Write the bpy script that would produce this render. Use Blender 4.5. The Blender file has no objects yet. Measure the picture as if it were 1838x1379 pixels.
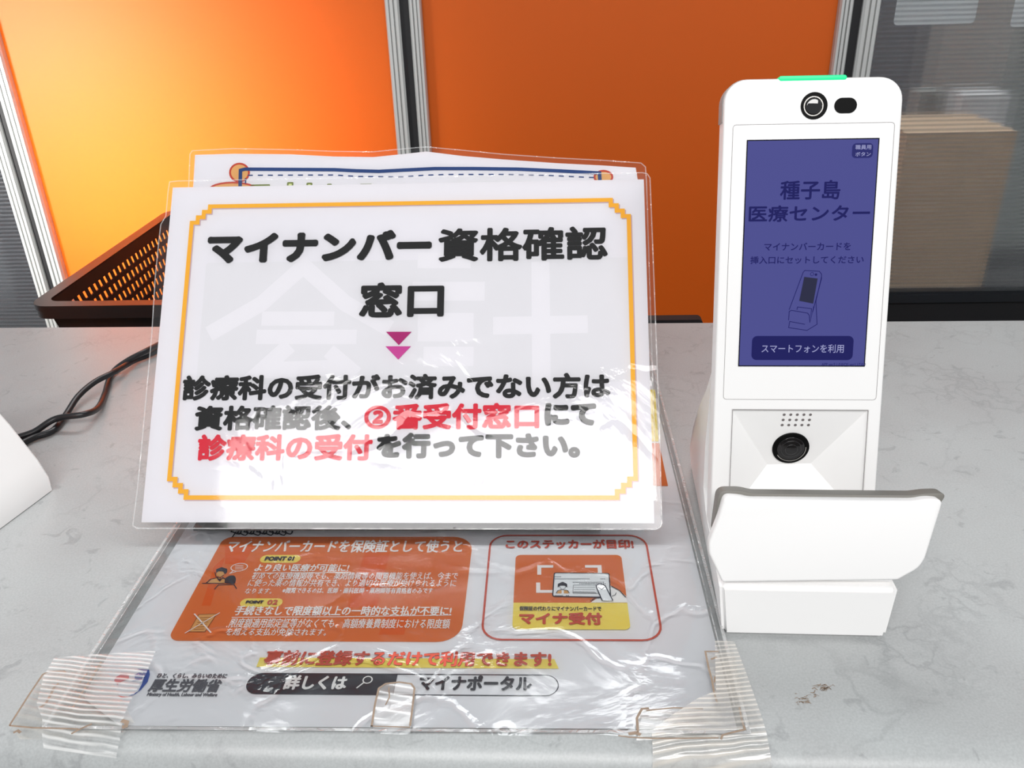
import bpy, bmesh, math, random
from mathutils import Vector, Matrix
random.seed(7)
S = bpy.context.scene
COL = S.collection
PI = math.pi

# ------------------------------------------------------------------ camera
F = 1524.0; CX = 919.0; CY = 689.5; CAMH = 0.30
# rows: world axes expressed in the lens frame (right, down, forward)
WR = Matrix(((0.99904086, -0.00844855, -0.04296481),
             (0.03450456, -0.45221457, 0.8912415),
             (-0.02695901, -0.89186916, -0.45148932)))
CAM = Vector((0, 0, CAMH))
cd = bpy.data.cameras.new('camera'); cam = bpy.data.objects.new('camera', cd); COL.objects.link(cam)
cd.sensor_fit = 'HORIZONTAL'; cd.sensor_width = 36.0; cd.lens = 36.0 * F / 1838.0
cd.clip_start = 0.01; cd.clip_end = 50
rx = WR @ Vector((1, 0, 0)); ry = WR @ Vector((0, -1, 0)); rz = WR @ Vector((0, 0, -1))
cam.matrix_world = Matrix(((rx.x, ry.x, rz.x, 0), (rx.y, ry.y, rz.y, 0), (rx.z, ry.z, rz.z, CAMH), (0, 0, 0, 1)))
S.camera = cam

# ------------------------------------------------------------------ world, lights, exposure
S.view_settings.view_transform = 'Standard'; S.view_settings.look = 'None'
S.view_settings.gamma = 1.0; S.view_settings.use_curve_mapping = False
S.view_settings.exposure = 0.0
w = bpy.data.worlds.new('room_light'); S.world = w; w.use_nodes = True
w.node_tree.nodes['Background'].inputs[0].default_value = (0.92, 0.97, 1.0, 1)
w.node_tree.nodes['Background'].inputs[1].default_value = 0.42

def area(name, loc, target, sx, sy, power, col=(1, 1, 1)):
    l = bpy.data.lights.new(name, 'AREA'); l.shape = 'RECTANGLE'; l.size = sx; l.size_y = sy
    l.energy = power; l.color = col
    o = bpy.data.objects.new(name, l); COL.objects.link(o); o.location = loc
    d = Vector(target) - Vector(loc); o.rotation_euler = d.to_track_quat('-Z', 'Y').to_euler()
    return o
area('ceiling_lamp_over_panels', (-0.1, 1.75, 1.9), (0, 0.5, 0), 1.5, 0.35, 26, (0.97, 0.99, 1))
area('ceiling_lamp_over_visitor', (0.0, -1.38, 1.66), (0, 0.5, 0), 2.2, 0.62, 48, (1.0, 0.98, 0.97))
sp = bpy.data.lights.new('panel_glow_backlight', 'SPOT'); sp.energy = 58; sp.spot_size = 1.9; sp.spot_blend = 1.0  # unseen spot added behind the orange panel to strengthen its glow
sp.shadow_soft_size = 0.08; sp.color = (1, 0.95, 0.85)
spo = bpy.data.objects.new('panel_glow_backlight', sp); COL.objects.link(spo)
spo.location = (-0.64, 1.62, 0.01); spo.rotation_euler = (Vector((-0.60, 1.25, 0.03)) - Vector(spo.location)).to_track_quat('-Z', 'Y').to_euler()

fs_l = bpy.data.lights.new('front_left_glow_spot', 'SPOT'); fs_l.energy = 80; fs_l.spot_size = 1.05; fs_l.spot_blend = 1.0  # unseen soft spot at front left, added to brighten the orange panel and posts
fs_l.shadow_soft_size = 0.12; fs_l.color = (1, 0.98, 0.94)
fso = bpy.data.objects.new('front_left_glow_spot', fs_l); COL.objects.link(fso)
fso.location = (-1.15, 0.42, 0.20); fso.rotation_euler = (Vector((-0.76, 1.25, 0.08)) - Vector(fso.location)).to_track_quat('-Z', 'Y').to_euler()

# ------------------------------------------------------------------ points on real surfaces
def ray(px, py):
    return WR @ Vector((px - CX, py - CY, F))
def on_y(px, py, Y):
    r = ray(px, py); return CAM + r * (Y / r.y)
def on_z(px, py, z=0.0):
    r = ray(px, py); return CAM + r * ((z - CAMH) / r.z)
class Frame:
    """a flat surface: origin, in-plane axes u, v and outward normal n"""
    def __init__(s, O, u, v):
        s.O = Vector(O); s.u = Vector(u).normalized(); s.v = Vector(v).normalized(); s.n = s.u.cross(s.v).normalized()
    def at(s, px, py, h=0.0):
        r = ray(px, py); o = s.O + s.n * h
        t = (o - CAM).dot(s.n) / r.dot(s.n); q = CAM + r * t - o
        return (q.dot(s.u), q.dot(s.v))
    def P(s, a, b, h=0.0):
        return s.O + s.u * a + s.v * b + s.n * h

# ------------------------------------------------------------------ materials
def newmat(name):
    m = bpy.data.materials.new(name); m.use_nodes = True; return m, m.node_tree.nodes, m.node_tree.links
def pbr(name, col, rough=0.5, metal=0.0, coat=0.0, emit=None, estr=1.0, spec=0.5, noise=0.0, nscale=60.0, bump=0.0, bscale=200.0):
    m, N, L = newmat(name); b = N['Principled BSDF']
    b.inputs['Base Color'].default_value = (*col, 1); b.inputs['Roughness'].default_value = rough
    b.inputs['Metallic'].default_value = metal; b.inputs['Coat Weight'].default_value = coat
    b.inputs['Specular IOR Level'].default_value = spec
    if emit:
        b.inputs['Emission Color'].default_value = (*emit, 1); b.inputs['Emission Strength'].default_value = estr
    tc = N.new('ShaderNodeTexCoord')
    if noise > 0:
        n = N.new('ShaderNodeTexNoise'); n.inputs['Scale'].default_value = nscale; n.inputs['Detail'].default_value = 4
        L.new(tc.outputs['Object'], n.inputs['Vector'])
        mx = N.new('ShaderNodeMixRGB'); mx.inputs[1].default_value = (*[c * (1 - noise) for c in col], 1)
        mx.inputs[2].default_value = (*[min(1, c * (1 + noise)) for c in col], 1)
        L.new(n.outputs['Fac'], mx.inputs[0]); L.new(mx.outputs[0], b.inputs['Base Color'])
    if bump > 0:
        n = N.new('ShaderNodeTexNoise'); n.inputs['Scale'].default_value = bscale; n.inputs['Detail'].default_value = 3
        L.new(tc.outputs['Object'], n.inputs['Vector'])
        bp = N.new('ShaderNodeBump'); bp.inputs['Strength'].default_value = bump; bp.inputs['Distance'].default_value = 0.001
        L.new(n.outputs['Fac'], bp.inputs['Height']); L.new(bp.outputs[0], b.inputs['Normal'])
    return m
def lin(r, g, b):
    f = lambda c: (c / 255 / 12.92) if c / 255 <= 0.04045 else ((c / 255 + 0.055) / 1.055) ** 2.4
    return (f(r), f(g), f(b))
def ink(name, rgb, rough=0.6):
    return pbr(name, lin(*rgb), rough, spec=0.06)

def film_mat(name, haze=0.04, rough=0.06, bump=0.5, scale=18.0, tint=(1, 1, 1)):
    """clear laminating film: sees through, wrinkled gloss on top"""
    m, N, L = newmat(name); N.remove(N['Principled BSDF']); out = N['Material Output']
    tc = N.new('ShaderNodeTexCoord')
    n1 = N.new('ShaderNodeTexNoise'); n1.inputs['Scale'].default_value = scale; n1.inputs['Detail'].default_value = 5
    n1.inputs['Roughness'].default_value = 0.45; n1.inputs['Distortion'].default_value = 0.8
    L.new(tc.outputs['Object'], n1.inputs['Vector'])
    v = N.new('ShaderNodeTexVoronoi'); v.feature = 'DISTANCE_TO_EDGE'; v.inputs['Scale'].default_value = scale * 0.9
    ad = N.new('ShaderNodeVectorMath'); ad.operation = 'MULTIPLY_ADD'; ad.inputs[1].default_value = (0.06, 0.06, 0.06)
    L.new(n1.outputs['Color'], ad.inputs[0]); L.new(tc.outputs['Object'], ad.inputs[2]); L.new(ad.outputs[0], v.inputs['Vector'])
    mr = N.new('ShaderNodeMapRange'); mr.inputs[2].default_value = 0.05; mr.inputs[3].default_value = 0.0; mr.inputs[4].default_value = 1.0
    mr.inputs[1].default_value = 0.0
    L.new(v.outputs['Distance'], mr.inputs[0])
    mu = N.new('ShaderNodeMath'); mu.operation = 'MULTIPLY_ADD'; mu.inputs[1].default_value = 0.12
    L.new(mr.outputs[0], mu.inputs[0]); L.new(n1.outputs['Fac'], mu.inputs[2])
    bp = N.new('ShaderNodeBump'); bp.inputs['Strength'].default_value = bump; bp.inputs['Distance'].default_value = 0.004
    L.new(mu.outputs[0], bp.inputs['Height'])
    gl = N.new('ShaderNodeBsdfGlossy'); gl.inputs['Roughness'].default_value = rough
    L.new(bp.outputs[0], gl.inputs['Normal'])
    fr = N.new('ShaderNodeFresnel'); fr.inputs['IOR'].default_value = 1.5; L.new(bp.outputs[0], fr.inputs['Normal'])
    tr = N.new('ShaderNodeBsdfTransparent'); tr.inputs['Color'].default_value = (*tint, 1)
    df = N.new('ShaderNodeBsdfDiffuse'); df.inputs['Color'].default_value = (0.9, 0.9, 0.9, 1)
    m1 = N.new('ShaderNodeMixShader'); m1.inputs[0].default_value = haze
    L.new(tr.outputs[0], m1.inputs[1]); L.new(df.outputs[0], m1.inputs[2])
    m2 = N.new('ShaderNodeMixShader'); L.new(fr.outputs[0], m2.inputs[0]); L.new(m1.outputs[0], m2.inputs[1]); L.new(gl.outputs[0], m2.inputs[2])
    L.new(m2.outputs[0], out.inputs['Surface'])
    return m

def tape_mat(name, col, a_lo, a_hi, axis_v, period=0.0021):
    """reinforced packing tape: clear film with fine milky cross ribs"""
    m, N, L = newmat(name); N.remove(N['Principled BSDF']); out = N['Material Output']
    g = N.new('ShaderNodeNewGeometry')
    n = N.new('ShaderNodeTexNoise'); n.inputs['Scale'].default_value = 30; L.new(g.outputs['Position'], n.inputs['Vector'])
    dt = N.new('ShaderNodeVectorMath'); dt.operation = 'DOT_PRODUCT'; dt.inputs[1].default_value = axis_v
    L.new(g.outputs['Position'], dt.inputs[0])
    ma = N.new('ShaderNodeMath'); ma.operation = 'MULTIPLY_ADD'; ma.inputs[1].default_value = 0.004; L.new(n.outputs['Fac'], ma.inputs[0]); L.new(dt.outputs['Value'], ma.inputs[2])
    mm = N.new('ShaderNodeMath'); mm.operation = 'MULTIPLY'; mm.inputs[1].default_value = 2 * PI / period; L.new(ma.outputs[0], mm.inputs[0])
    sn = N.new('ShaderNodeMath'); sn.operation = 'SINE'; L.new(mm.outputs[0], sn.inputs[0])
    mr = N.new('ShaderNodeMapRange'); mr.inputs[1].default_value = -0.2; mr.inputs[2].default_value = 1.0
    mr.inputs[3].default_value = a_lo; mr.inputs[4].default_value = a_hi; L.new(sn.outputs[0], mr.inputs[0])
    n2 = N.new('ShaderNodeTexNoise'); n2.inputs['Scale'].default_value = 45; L.new(g.outputs['Position'], n2.inputs['Vector'])
    m3 = N.new('ShaderNodeMapRange'); m3.inputs[1].default_value = 0.3; m3.inputs[2].default_value = 0.7; m3.inputs[3].default_value = 0.5; m3.inputs[4].default_value = 1.15
    L.new(n2.outputs['Fac'], m3.inputs[0])
    pr = N.new('ShaderNodeMath'); pr.operation = 'MULTIPLY'; L.new(mr.outputs[0], pr.inputs[0]); L.new(m3.outputs[0], pr.inputs[1])
    bp = N.new('ShaderNodeBump'); bp.inputs['Strength'].default_value = 0.4; bp.inputs['Distance'].default_value = 0.0006; L.new(sn.outputs[0], bp.inputs['Height'])
    tr = N.new('ShaderNodeBsdfTransparent'); df = N.new('ShaderNodeBsdfDiffuse'); df.inputs['Color'].default_value = (*col, 1)
    gl = N.new('ShaderNodeBsdfGlossy'); gl.inputs['Roughness'].default_value = 0.22; L.new(bp.outputs[0], gl.inputs['Normal'])
    a = N.new('ShaderNodeMixShader'); L.new(pr.outputs[0], a.inputs[0]); L.new(tr.outputs[0], a.inputs[1]); L.new(df.outputs[0], a.inputs[2])
    b = N.new('ShaderNodeMixShader'); b.inputs[0].default_value = 0.08; L.new(a.outputs[0], b.inputs[1]); L.new(gl.outputs[0], b.inputs[2])
    L.new(b.outputs[0], out.inputs['Surface'])
    return m

def stone_mat():
    m, N, L = newmat('pale_grey_stone_laminate'); b = N['Principled BSDF']
    tc = N.new('ShaderNodeTexCoord'); V = tc.outputs['Object']
    base = N.new('ShaderNodeTexNoise'); base.inputs['Scale'].default_value = 7; base.inputs['Detail'].default_value = 6; base.inputs['Roughness'].default_value = 0.6
    L.new(V, base.inputs['Vector'])
    cr = N.new('ShaderNodeValToRGB'); cr.color_ramp.elements[0].position = 0.32; cr.color_ramp.elements[1].position = 0.68
    cr.color_ramp.elements[0].color = (0.405, 0.412, 0.412, 1); cr.color_ramp.elements[1].color = (0.455, 0.478, 0.477, 1)
    L.new(base.outputs['Fac'], cr.inputs[0])
    def warp(scale, amt):
        n = N.new('ShaderNodeTexNoise'); n.inputs['Scale'].default_value = scale; n.inputs['Detail'].default_value = 6; L.new(V, n.inputs['Vector'])
        a = N.new('ShaderNodeVectorMath'); a.operation = 'MULTIPLY_ADD'; a.inputs[1].default_value = (amt,) * 3
        L.new(n.outputs['Color'], a.inputs[0]); L.new(V, a.inputs[2]); return a.outputs[0]
    def veins(scale, amt, wscale, width, mscale, mlo, mhi, strength):
        v = N.new('ShaderNodeTexVoronoi'); v.feature = 'DISTANCE_TO_EDGE'; v.inputs['Scale'].default_value = scale
        L.new(warp(wscale, amt), v.inputs['Vector'])
        r = N.new('ShaderNodeMapRange'); r.inputs[1].default_value = 0; r.inputs[2].default_value = width; r.inputs[3].default_value = 1; r.inputs[4].default_value = 0
        L.new(v.outputs['Distance'], r.inputs[0])
        k = N.new('ShaderNodeTexNoise'); k.inputs['Scale'].default_value = mscale; k.inputs['Detail'].default_value = 3; L.new(V, k.inputs['Vector'])
        km = N.new('ShaderNodeMapRange'); km.inputs[1].default_value = mlo; km.inputs[2].default_value = mhi; L.new(k.outputs['Fac'], km.inputs[0])
        mu = N.new('ShaderNodeMath'); mu.operation = 'MULTIPLY'; L.new(r.outputs[0], mu.inputs[0]); L.new(km.outputs[0], mu.inputs[1])
        m2 = N.new('ShaderNodeMath'); m2.operation = 'MULTIPLY'; m2.inputs[1].default_value = strength; L.new(mu.outputs[0], m2.inputs[0])
        return m2.outputs[0]
    v1 = veins(14, 0.09, 22, 0.035, 9, 0.50, 0.68, 0.30)
    v2 = veins(45, 0.05, 50, 0.09, 16, 0.52, 0.68, 0.32)
    # small grey flecks
    fl = N.new('ShaderNodeTexNoise'); fl.inputs['Scale'].default_value = 75; fl.inputs['Detail'].default_value = 3; fl.inputs['Distortion'].default_value = 1.2
    L.new(V, fl.inputs['Vector'])
    fm = N.new('ShaderNodeMapRange'); fm.inputs[1].default_value = 0.63; fm.inputs[2].default_value = 0.70; fm.inputs[4].default_value = 0.3; L.new(fl.outputs['Fac'], fm.inputs[0])
    a = N.new('ShaderNodeMath'); a.operation = 'MAXIMUM'; L.new(v1, a.inputs[0]); L.new(v2, a.inputs[1])
    a2 = N.new('ShaderNodeMath'); a2.operation = 'MAXIMUM'; L.new(a.outputs[0], a2.inputs[0]); L.new(fm.outputs[0], a2.inputs[1])
    mx = N.new('ShaderNodeMixRGB'); mx.inputs[2].default_value = (0.17, 0.172, 0.18, 1)
    L.new(a2.outputs[0], mx.inputs[0]); L.new(cr.outputs[0], mx.inputs[1])
    # fine grain
    g = N.new('ShaderNodeTexNoise'); g.inputs['Scale'].default_value = 900; L.new(V, g.inputs['Vector'])
    gm = N.new('ShaderNodeMapRange'); gm.inputs[3].default_value = 0.93; gm.inputs[4].default_value = 1.07; gm.inputs[1].default_value = 0.3; gm.inputs[2].default_value = 0.7
    L.new(g.outputs['Fac'], gm.inputs[0])
    m4 = N.new('ShaderNodeMixRGB'); m4.blend_type = 'MULTIPLY'; m4.inputs[0].default_value = 1; L.new(mx.outputs[0], m4.inputs[1]); L.new(gm.outputs[0], m4.inputs[2])
    L.new(m4.outputs[0], b.inputs['Base Color'])
    b.inputs['Roughness'].default_value = 0.32
    return m

def orange_mat():
    m, N, L = newmat('orange_translucent_panel'); b = N['Principled BSDF']; out = N['Material Output']
    tc = N.new('ShaderNodeTexCoord')
    n = N.new('ShaderNodeTexNoise'); n.inputs['Scale'].default_value = 5; n.inputs['Detail'].default_value = 2; L.new(tc.outputs['Object'], n.inputs['Vector'])
    mx = N.new('ShaderNodeMixRGB'); mx.inputs[1].default_value = (0.74, 0.135, 0.005, 1); mx.inputs[2].default_value = (0.80, 0.150, 0.007, 1)
    L.new(n.outputs['Fac'], mx.inputs[0]); L.new(mx.outputs[0], b.inputs['Base Color'])
    b.inputs['Roughness'].default_value = 0.5; b.inputs['Specular IOR Level'].default_value = 0.5
    t = N.new('ShaderNodeBsdfTranslucent'); t.inputs['Color'].default_value = (1.0, 0.45, 0.13, 1)
    s = N.new('ShaderNodeMixShader'); s.inputs[0].default_value = 0.4; L.new(b.outputs[0], s.inputs[1]); L.new(t.outputs[0], s.inputs[2])
    L.new(s.outputs[0], out.inputs['Surface'])
    return m

def ribbed_mat():
    """hollow ribbed plastic sheet: blurs what stands behind, fine horizontal ribs"""
    m, N, L = newmat('ribbed_smoky_plastic'); b = N['Principled BSDF']; out = N['Material Output']
    g = N.new('ShaderNodeNewGeometry'); sx = N.new('ShaderNodeSeparateXYZ'); L.new(g.outputs['Position'], sx.inputs[0])
    mu = N.new('ShaderNodeMath'); mu.operation = 'MULTIPLY'; mu.inputs[1].default_value = 2 * PI / 0.0062; L.new(sx.outputs['Z'], mu.inputs[0])
    sn = N.new('ShaderNodeMath'); sn.operation = 'SINE'; L.new(mu.outputs[0], sn.inputs[0])
    mr = N.new('ShaderNodeMapRange'); mr.inputs[1].default_value = -0.6; mr.inputs[2].default_value = 1.0; mr.inputs[3].default_value = 0.07; mr.inputs[4].default_value = 0.40
    L.new(sn.outputs[0], mr.inputs[0])
    bp = N.new('ShaderNodeBump'); bp.inputs['Strength'].default_value = 0.25; bp.inputs['Distance'].default_value = 0.001; L.new(sn.outputs[0], bp.inputs['Height'])
    rf = N.new('ShaderNodeBsdfRefraction'); rf.inputs['IOR'].default_value = 1.08; rf.inputs['Roughness'].default_value = 0.20; rf.inputs['Color'].default_value = (0.95, 0.96, 0.96, 1)
    b.inputs['Base Color'].default_value = (0.14, 0.15, 0.17, 1); b.inputs['Roughness'].default_value = 0.3
    L.new(bp.outputs[0], b.inputs['Normal']); L.new(bp.outputs[0], rf.inputs['Normal'])
    s = N.new('ShaderNodeMixShader'); L.new(mr.outputs[0], s.inputs[0]); L.new(rf.outputs[0], s.inputs[1]); L.new(b.outputs[0], s.inputs[2])
    t = N.new('ShaderNodeBsdfTransparent'); t.inputs['Color'].default_value = (0.9, 0.9, 0.9, 1)
    s2 = N.new('ShaderNodeMixShader'); s2.inputs[0].default_value = 0.22; L.new(s.outputs[0], s2.inputs[1]); L.new(t.outputs[0], s2.inputs[2])
    L.new(s2.outputs[0], out.inputs['Surface'])
    return m

M = {
 'stone': stone_mat(), 'orange': orange_mat(), 'ribbed': ribbed_mat(),
 'alu': pbr('brushed_aluminium', (0.60, 0.61, 0.60), 0.4, 0.25),
 'rubber': pbr('black_rubber', (0.006, 0.006, 0.008), 0.6),
 'blackrail': pbr('black_rail', (0.012, 0.014, 0.018), 0.4),
 'paper': pbr('white_paper', (0.76, 0.75, 0.79), 0.7, spec=0.2, noise=0.015, nscale=14),
 'poster': pbr('poster_paper', (0.87, 0.87, 0.89), 0.7, spec=0.2, noise=0.02, nscale=10),
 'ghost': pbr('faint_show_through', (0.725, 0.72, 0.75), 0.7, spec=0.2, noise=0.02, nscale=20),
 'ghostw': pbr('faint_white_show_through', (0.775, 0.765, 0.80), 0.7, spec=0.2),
 'film': film_mat('laminating_film', 0.015, 0.07, 0.22, 14),
 'film_flat': film_mat('creased_laminating_film', 0.01, 0.10, 0.28, 18),
 'film_rim': film_mat('laminating_film_rim', 0.30, 0.06, 0.7, 60),
 'acrylic': film_mat('clear_acrylic', 0.06, 0.03, 0.02, 5),
 'black': ink('black_ink', (12, 11, 12), 0.6), 'gold': ink('gold_ink', (238, 176, 44)), 'goldsh': ink('mauve_ink', (196, 170, 178)),
 'red': ink('red_ink', (214, 30, 56)), 'redorange': ink('vermilion_ink', (208, 94, 78)), 'navyink': ink('navy_ink', (28, 62, 120)),
 'magenta': ink('magenta_ink', (168, 22, 108)), 'pink': ink('orchid_ink', (196, 62, 148)),
 'porange': ink('poster_orange_ink', (224, 122, 62)), 'porange2': ink('poster_deep_orange_ink', (226, 104, 36)), 'white': ink('white_ink', (248, 246, 244)),
 'cream': ink('cream_ink', (250, 226, 208)), 'pyellow': ink('yellow_ink', (246, 226, 110)), 'slate': ink('slate_ink', (44, 46, 58)),
 'olive': ink('olive_ink', (112, 124, 58)), 'lime': ink('pale_lime_ink', (212, 222, 150)), 'tan': ink('tan_ink', (222, 170, 104)), 'rust': ink('rust_ink', (190, 66, 44)),
 'blue': ink('royal_blue_ink', (62, 92, 172)), 'rose': ink('rose_ink', (216, 92, 104)), 'greyink': ink('grey_ink', (96, 96, 104)), 'brownink': ink('brown_ink', (150, 92, 52)),
 'plastic': pbr('white_plastic', (0.93, 0.92, 0.91), 0.38, spec=0.4), 'plastic2': pbr('grey_plastic', (0.20, 0.19, 0.17), 0.45),
 'plastic3': pbr('warm_grey_plastic', (0.36, 0.34, 0.33), 0.5), 'seam': pbr('seam_shadow_gap', (0.16, 0.14, 0.14), 0.8), 'lens': pbr('lens_glass', (0.006, 0.005, 0.006), 0.04, coat=1.0),
 'lensblack': pbr('satin_black', (0.003, 0.003, 0.003), 0.5, spec=0.1), 'chrome': pbr('silver_ring', (0.75, 0.72, 0.68), 0.2, 1.0),
 'led': pbr('green_status_light', (0.0, 0.10, 0.03), 0.4, emit=(0.0, 0.86, 0.34), estr=1.0),
 'lcd': pbr('lit_screen', (0.02, 0.02, 0.03), 0.12, emit=lin(63, 65, 134), estr=1.0, spec=0.3),
 'lcdnavy': pbr('screen_navy', (0.01, 0.01, 0.02), 0.12, emit=lin(8, 8, 84), estr=1.0, spec=0.2),
 'lcdbtn': pbr('screen_button', (0.01, 0.01, 0.02), 0.12, emit=lin(32, 34, 100), estr=1.0, spec=0.2),
 'lcdtext': pbr('screen_pale_text', (0.02, 0.02, 0.02), 0.2, emit=lin(150, 152, 196), estr=1.0, spec=0.2),
 'lcddark': pbr('screen_dark', (0.01, 0.01, 0.01), 0.2, emit=lin(30, 32, 62), estr=1.0, spec=0.2),
 'basket': pbr('dark_brown_plastic', (0.016, 0.009, 0.008), 0.35, spec=0.5), 'cable': pbr('black_cable', (0.010, 0.010, 0.012), 0.38),
 'card': pbr('brown_cardboard', (0.62, 0.46, 0.32), 0.8, noise=0.1, nscale=8), 'cab': pbr('pale_grey_metal', (0.42, 0.44, 0.42), 0.6), 'wall': pbr('grey_wall', (0.20, 0.20, 0.21), 0.8, noise=0.05, nscale=3),
 'floor': pbr('grey_floor', (0.25, 0.25, 0.25), 0.6, noise=0.1, nscale=4), 'desk': pbr('dark_desk', (0.10, 0.10, 0.10), 0.5), 'sheet': pbr('plain_white_sheet', (0.85, 0.87, 0.88), 0.6),
 'grime': pbr('brown_grime', (0.30, 0.22, 0.16), 0.7, noise=0.4, nscale=300),
}

def thin_paper():
    m, N, L = newmat('thin_paper'); N.remove(N['Principled BSDF'])
    d = N.new('ShaderNodeBsdfDiffuse'); t = N.new('ShaderNodeBsdfTranslucent'); s = N.new('ShaderNodeMixShader'); s.inputs[0].default_value = 0.75
    d.inputs[0].default_value = t.inputs[0].default_value = (0.93, 0.95, 0.96, 1)
    L.new(d.outputs[0], s.inputs[1]); L.new(t.outputs[0], s.inputs[2]); L.new(s.outputs[0], N['Material Output'].inputs['Surface']); return m
M['thin'] = thin_paper()

# ------------------------------------------------------------------ object helpers
def empty(name, loc, label=None, cat=None, group=None, rz=0.0):
    o = bpy.data.objects.new(name, None); COL.objects.link(o); o.location = loc; o.rotation_euler = (0, 0, rz)
    o.empty_display_size = 0.02
    tag(o, label, cat, group); bpy.context.view_layer.update(); return o
def tag(o, label=None, cat=None, group=None, kind=None):
    if label: o['label'] = label
    if cat: o['category'] = cat
    if group: o['group'] = group
    if kind: o['kind'] = kind
    return o
def obj(name, verts, faces, mat, parent=None, smooth=False, label=None, origin=None):
    """links verts (world coordinates) as ONE mesh object"""
    me = bpy.data.meshes.new(name)
    if parent is not None:
        inv = matw(parent).inverted(); vs = [inv @ Vector(v) for v in verts]; loc = Vector((0, 0, 0))
    else:
        loc = Vector(origin) if origin is not None else Vector((0, 0, 0)); vs = [Vector(v) - loc for v in verts]
    me.from_pydata([tuple(v) for v in vs], [], faces); me.update()
    mats = mat if isinstance(mat, list) else [mat]
    for k in mats: me.materials.append(M[k])
    if smooth:
        for p in me.polygons: p.use_smooth = True
    o = bpy.data.objects.new(name, me); COL.objects.link(o); o.location = loc
    if parent is not None: o.parent = parent
    if label: o['label'] = label
    return o
def matw(o):
    m = Matrix.LocRotScale(o.location, o.rotation_euler, o.scale)
    return matw(o.parent) @ m if o.parent else m
class MB:
    def __init__(s): s.v = []; s.f = []
    def add(s, vs, fs):
        k = len(s.v); s.v += [Vector(v) for v in vs]; s.f += [[i + k for i in f] for f in fs]; return s
    def box(s, a, b, c=None, R=None):
        """axis box from corner a to corner b, optional frame R"""
        x0, y0, z0 = a; x1, y1, z1 = b
        vs = [(x0, y0, z0), (x1, y0, z0), (x1, y1, z0), (x0, y1, z0), (x0, y0, z1), (x1, y0, z1), (x1, y1, z1), (x0, y1, z1)]
        if R: vs = [R(*v) for v in vs]
        return s.add(vs, [(0, 3, 2, 1), (4, 5, 6, 7), (0, 1, 5, 4), (1, 2, 6, 5), (2, 3, 7, 6), (3, 0, 4, 7)])
    def prism(s, pts, h0, h1, P, bev=0.0, n=3):
        """outline pts (counter-clockwise in u,v) between heights h0 and h1, rounded rim at h1"""
        rings = [(pts, h0)]
        if bev > 0:
            for i in range(n + 1):
                a = PI / 2 * i / n
                rings.append((inset(pts, bev * (1 - math.cos(a))), h1 - bev + bev * math.sin(a)))
        else: rings.append((pts, h1))
        k = len(pts); vs = [P(a, b, h) for r, h in rings for a, b in r]
        fs = [[j * k + i, j * k + (i + 1) % k, (j + 1) * k + (i + 1) % k, (j + 1) * k + i] for j in range(len(rings) - 1) for i in range(k)]
        fs.append(list(range(k))[::-1]); fs.append([(len(rings) - 1) * k + i for i in range(k)])
        return s.add(vs, fs)
    def poly(s, pts, P, h):
        return s.add([P(a, b, h) for a, b in pts], [list(range(len(pts)))])
    def stroke(s, pts, wd, P, h, closed=False):
        """flat printed line of width wd through local points"""
        n = len(pts); q = []
        for i in range(n):
            a = Vector(pts[(i - 1) % n if closed else max(i - 1, 0)]); b = Vector(pts[(i + 1) % n if closed else min(i + 1, n - 1)]); c = Vector(pts[i])
            d1 = (c - a); d2 = (b - c)
            if d1.length < 1e-9: d1 = d2
            if d2.length < 1e-9: d2 = d1
            d1 = d1.normalized(); d2 = d2.normalized(); t = (d1 + d2)
            t = t.normalized() if t.length > 1e-6 else d1
            nn = Vector((-t.y, t.x)); k = 1 / max(0.35, nn.dot(Vector((-d1.y, d1.x))))
            q.append((c + nn * wd / 2 * k, c - nn * wd / 2 * k))
        vs = [P(p.x, p.y, h) for pr in q for p in pr]
        fs = [[2 * i, 2 * i + 1, 2 * i + 3, 2 * i + 2] for i in range(n - 1)]
        if closed: fs.append([2 * n - 2, 2 * n - 1, 1, 0])
        return s.add(vs, fs)
    def tube(s, pts, r, n=10, caps=True):
        pts = [Vector(p) for p in pts]; k0 = len(s.v); prev = None; rr = r if isinstance(r, list) else [r] * len(pts)
        for i, p in enumerate(pts):
            t = (pts[min(i + 1, len(pts) - 1)] - pts[max(i - 1, 0)]).normalized()
            up = Vector((0, 0, 1)) if prev is None else prev
            a = up - t * up.dot(t)
            if a.length < 1e-5: a = Vector((1, 0, 0)) - t * t.x
            a.normalize(); b = t.cross(a); prev = a
            s.v += [p + (a * math.cos(2 * PI * j / n) + b * math.sin(2 * PI * j / n)) * rr[i] for j in range(n)]
        for i in range(len(pts) - 1):
            for j in range(n):
                s.f.append([k0 + i * n + j, k0 + i * n + (j + 1) % n, k0 + (i + 1) * n + (j + 1) % n, k0 + (i + 1) * n + j])
        if caps:
            s.f.append([k0 + j for j in range(n)][::-1]); s.f.append([k0 + (len(pts) - 1) * n + j for j in range(n)])
        return s
    def disc(s, c, r, P, h, n=28, ry=None):
        ry = ry or r
        return s.poly([(c[0] + r * math.cos(2 * PI * i / n), c[1] + ry * math.sin(2 * PI * i / n)) for i in range(n)], P, h)
    def obj(s, name, mat, parent=None, smooth=False, label=None, origin=None, auto=None):
        o = obj(name, s.v, s.f, mat, parent, smooth, label, origin)
        if auto is not None: shade_auto(o, auto)
        return o
def shade_auto(o, ang=35):
    bm = bmesh.new(); bm.from_mesh(o.data)
    for f in bm.faces: f.smooth = True
    for e in bm.edges:
        if len(e.link_faces) == 2 and e.calc_face_angle(0) > math.radians(ang): e.smooth = False
    bm.to_mesh(o.data); bm.free()
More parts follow.
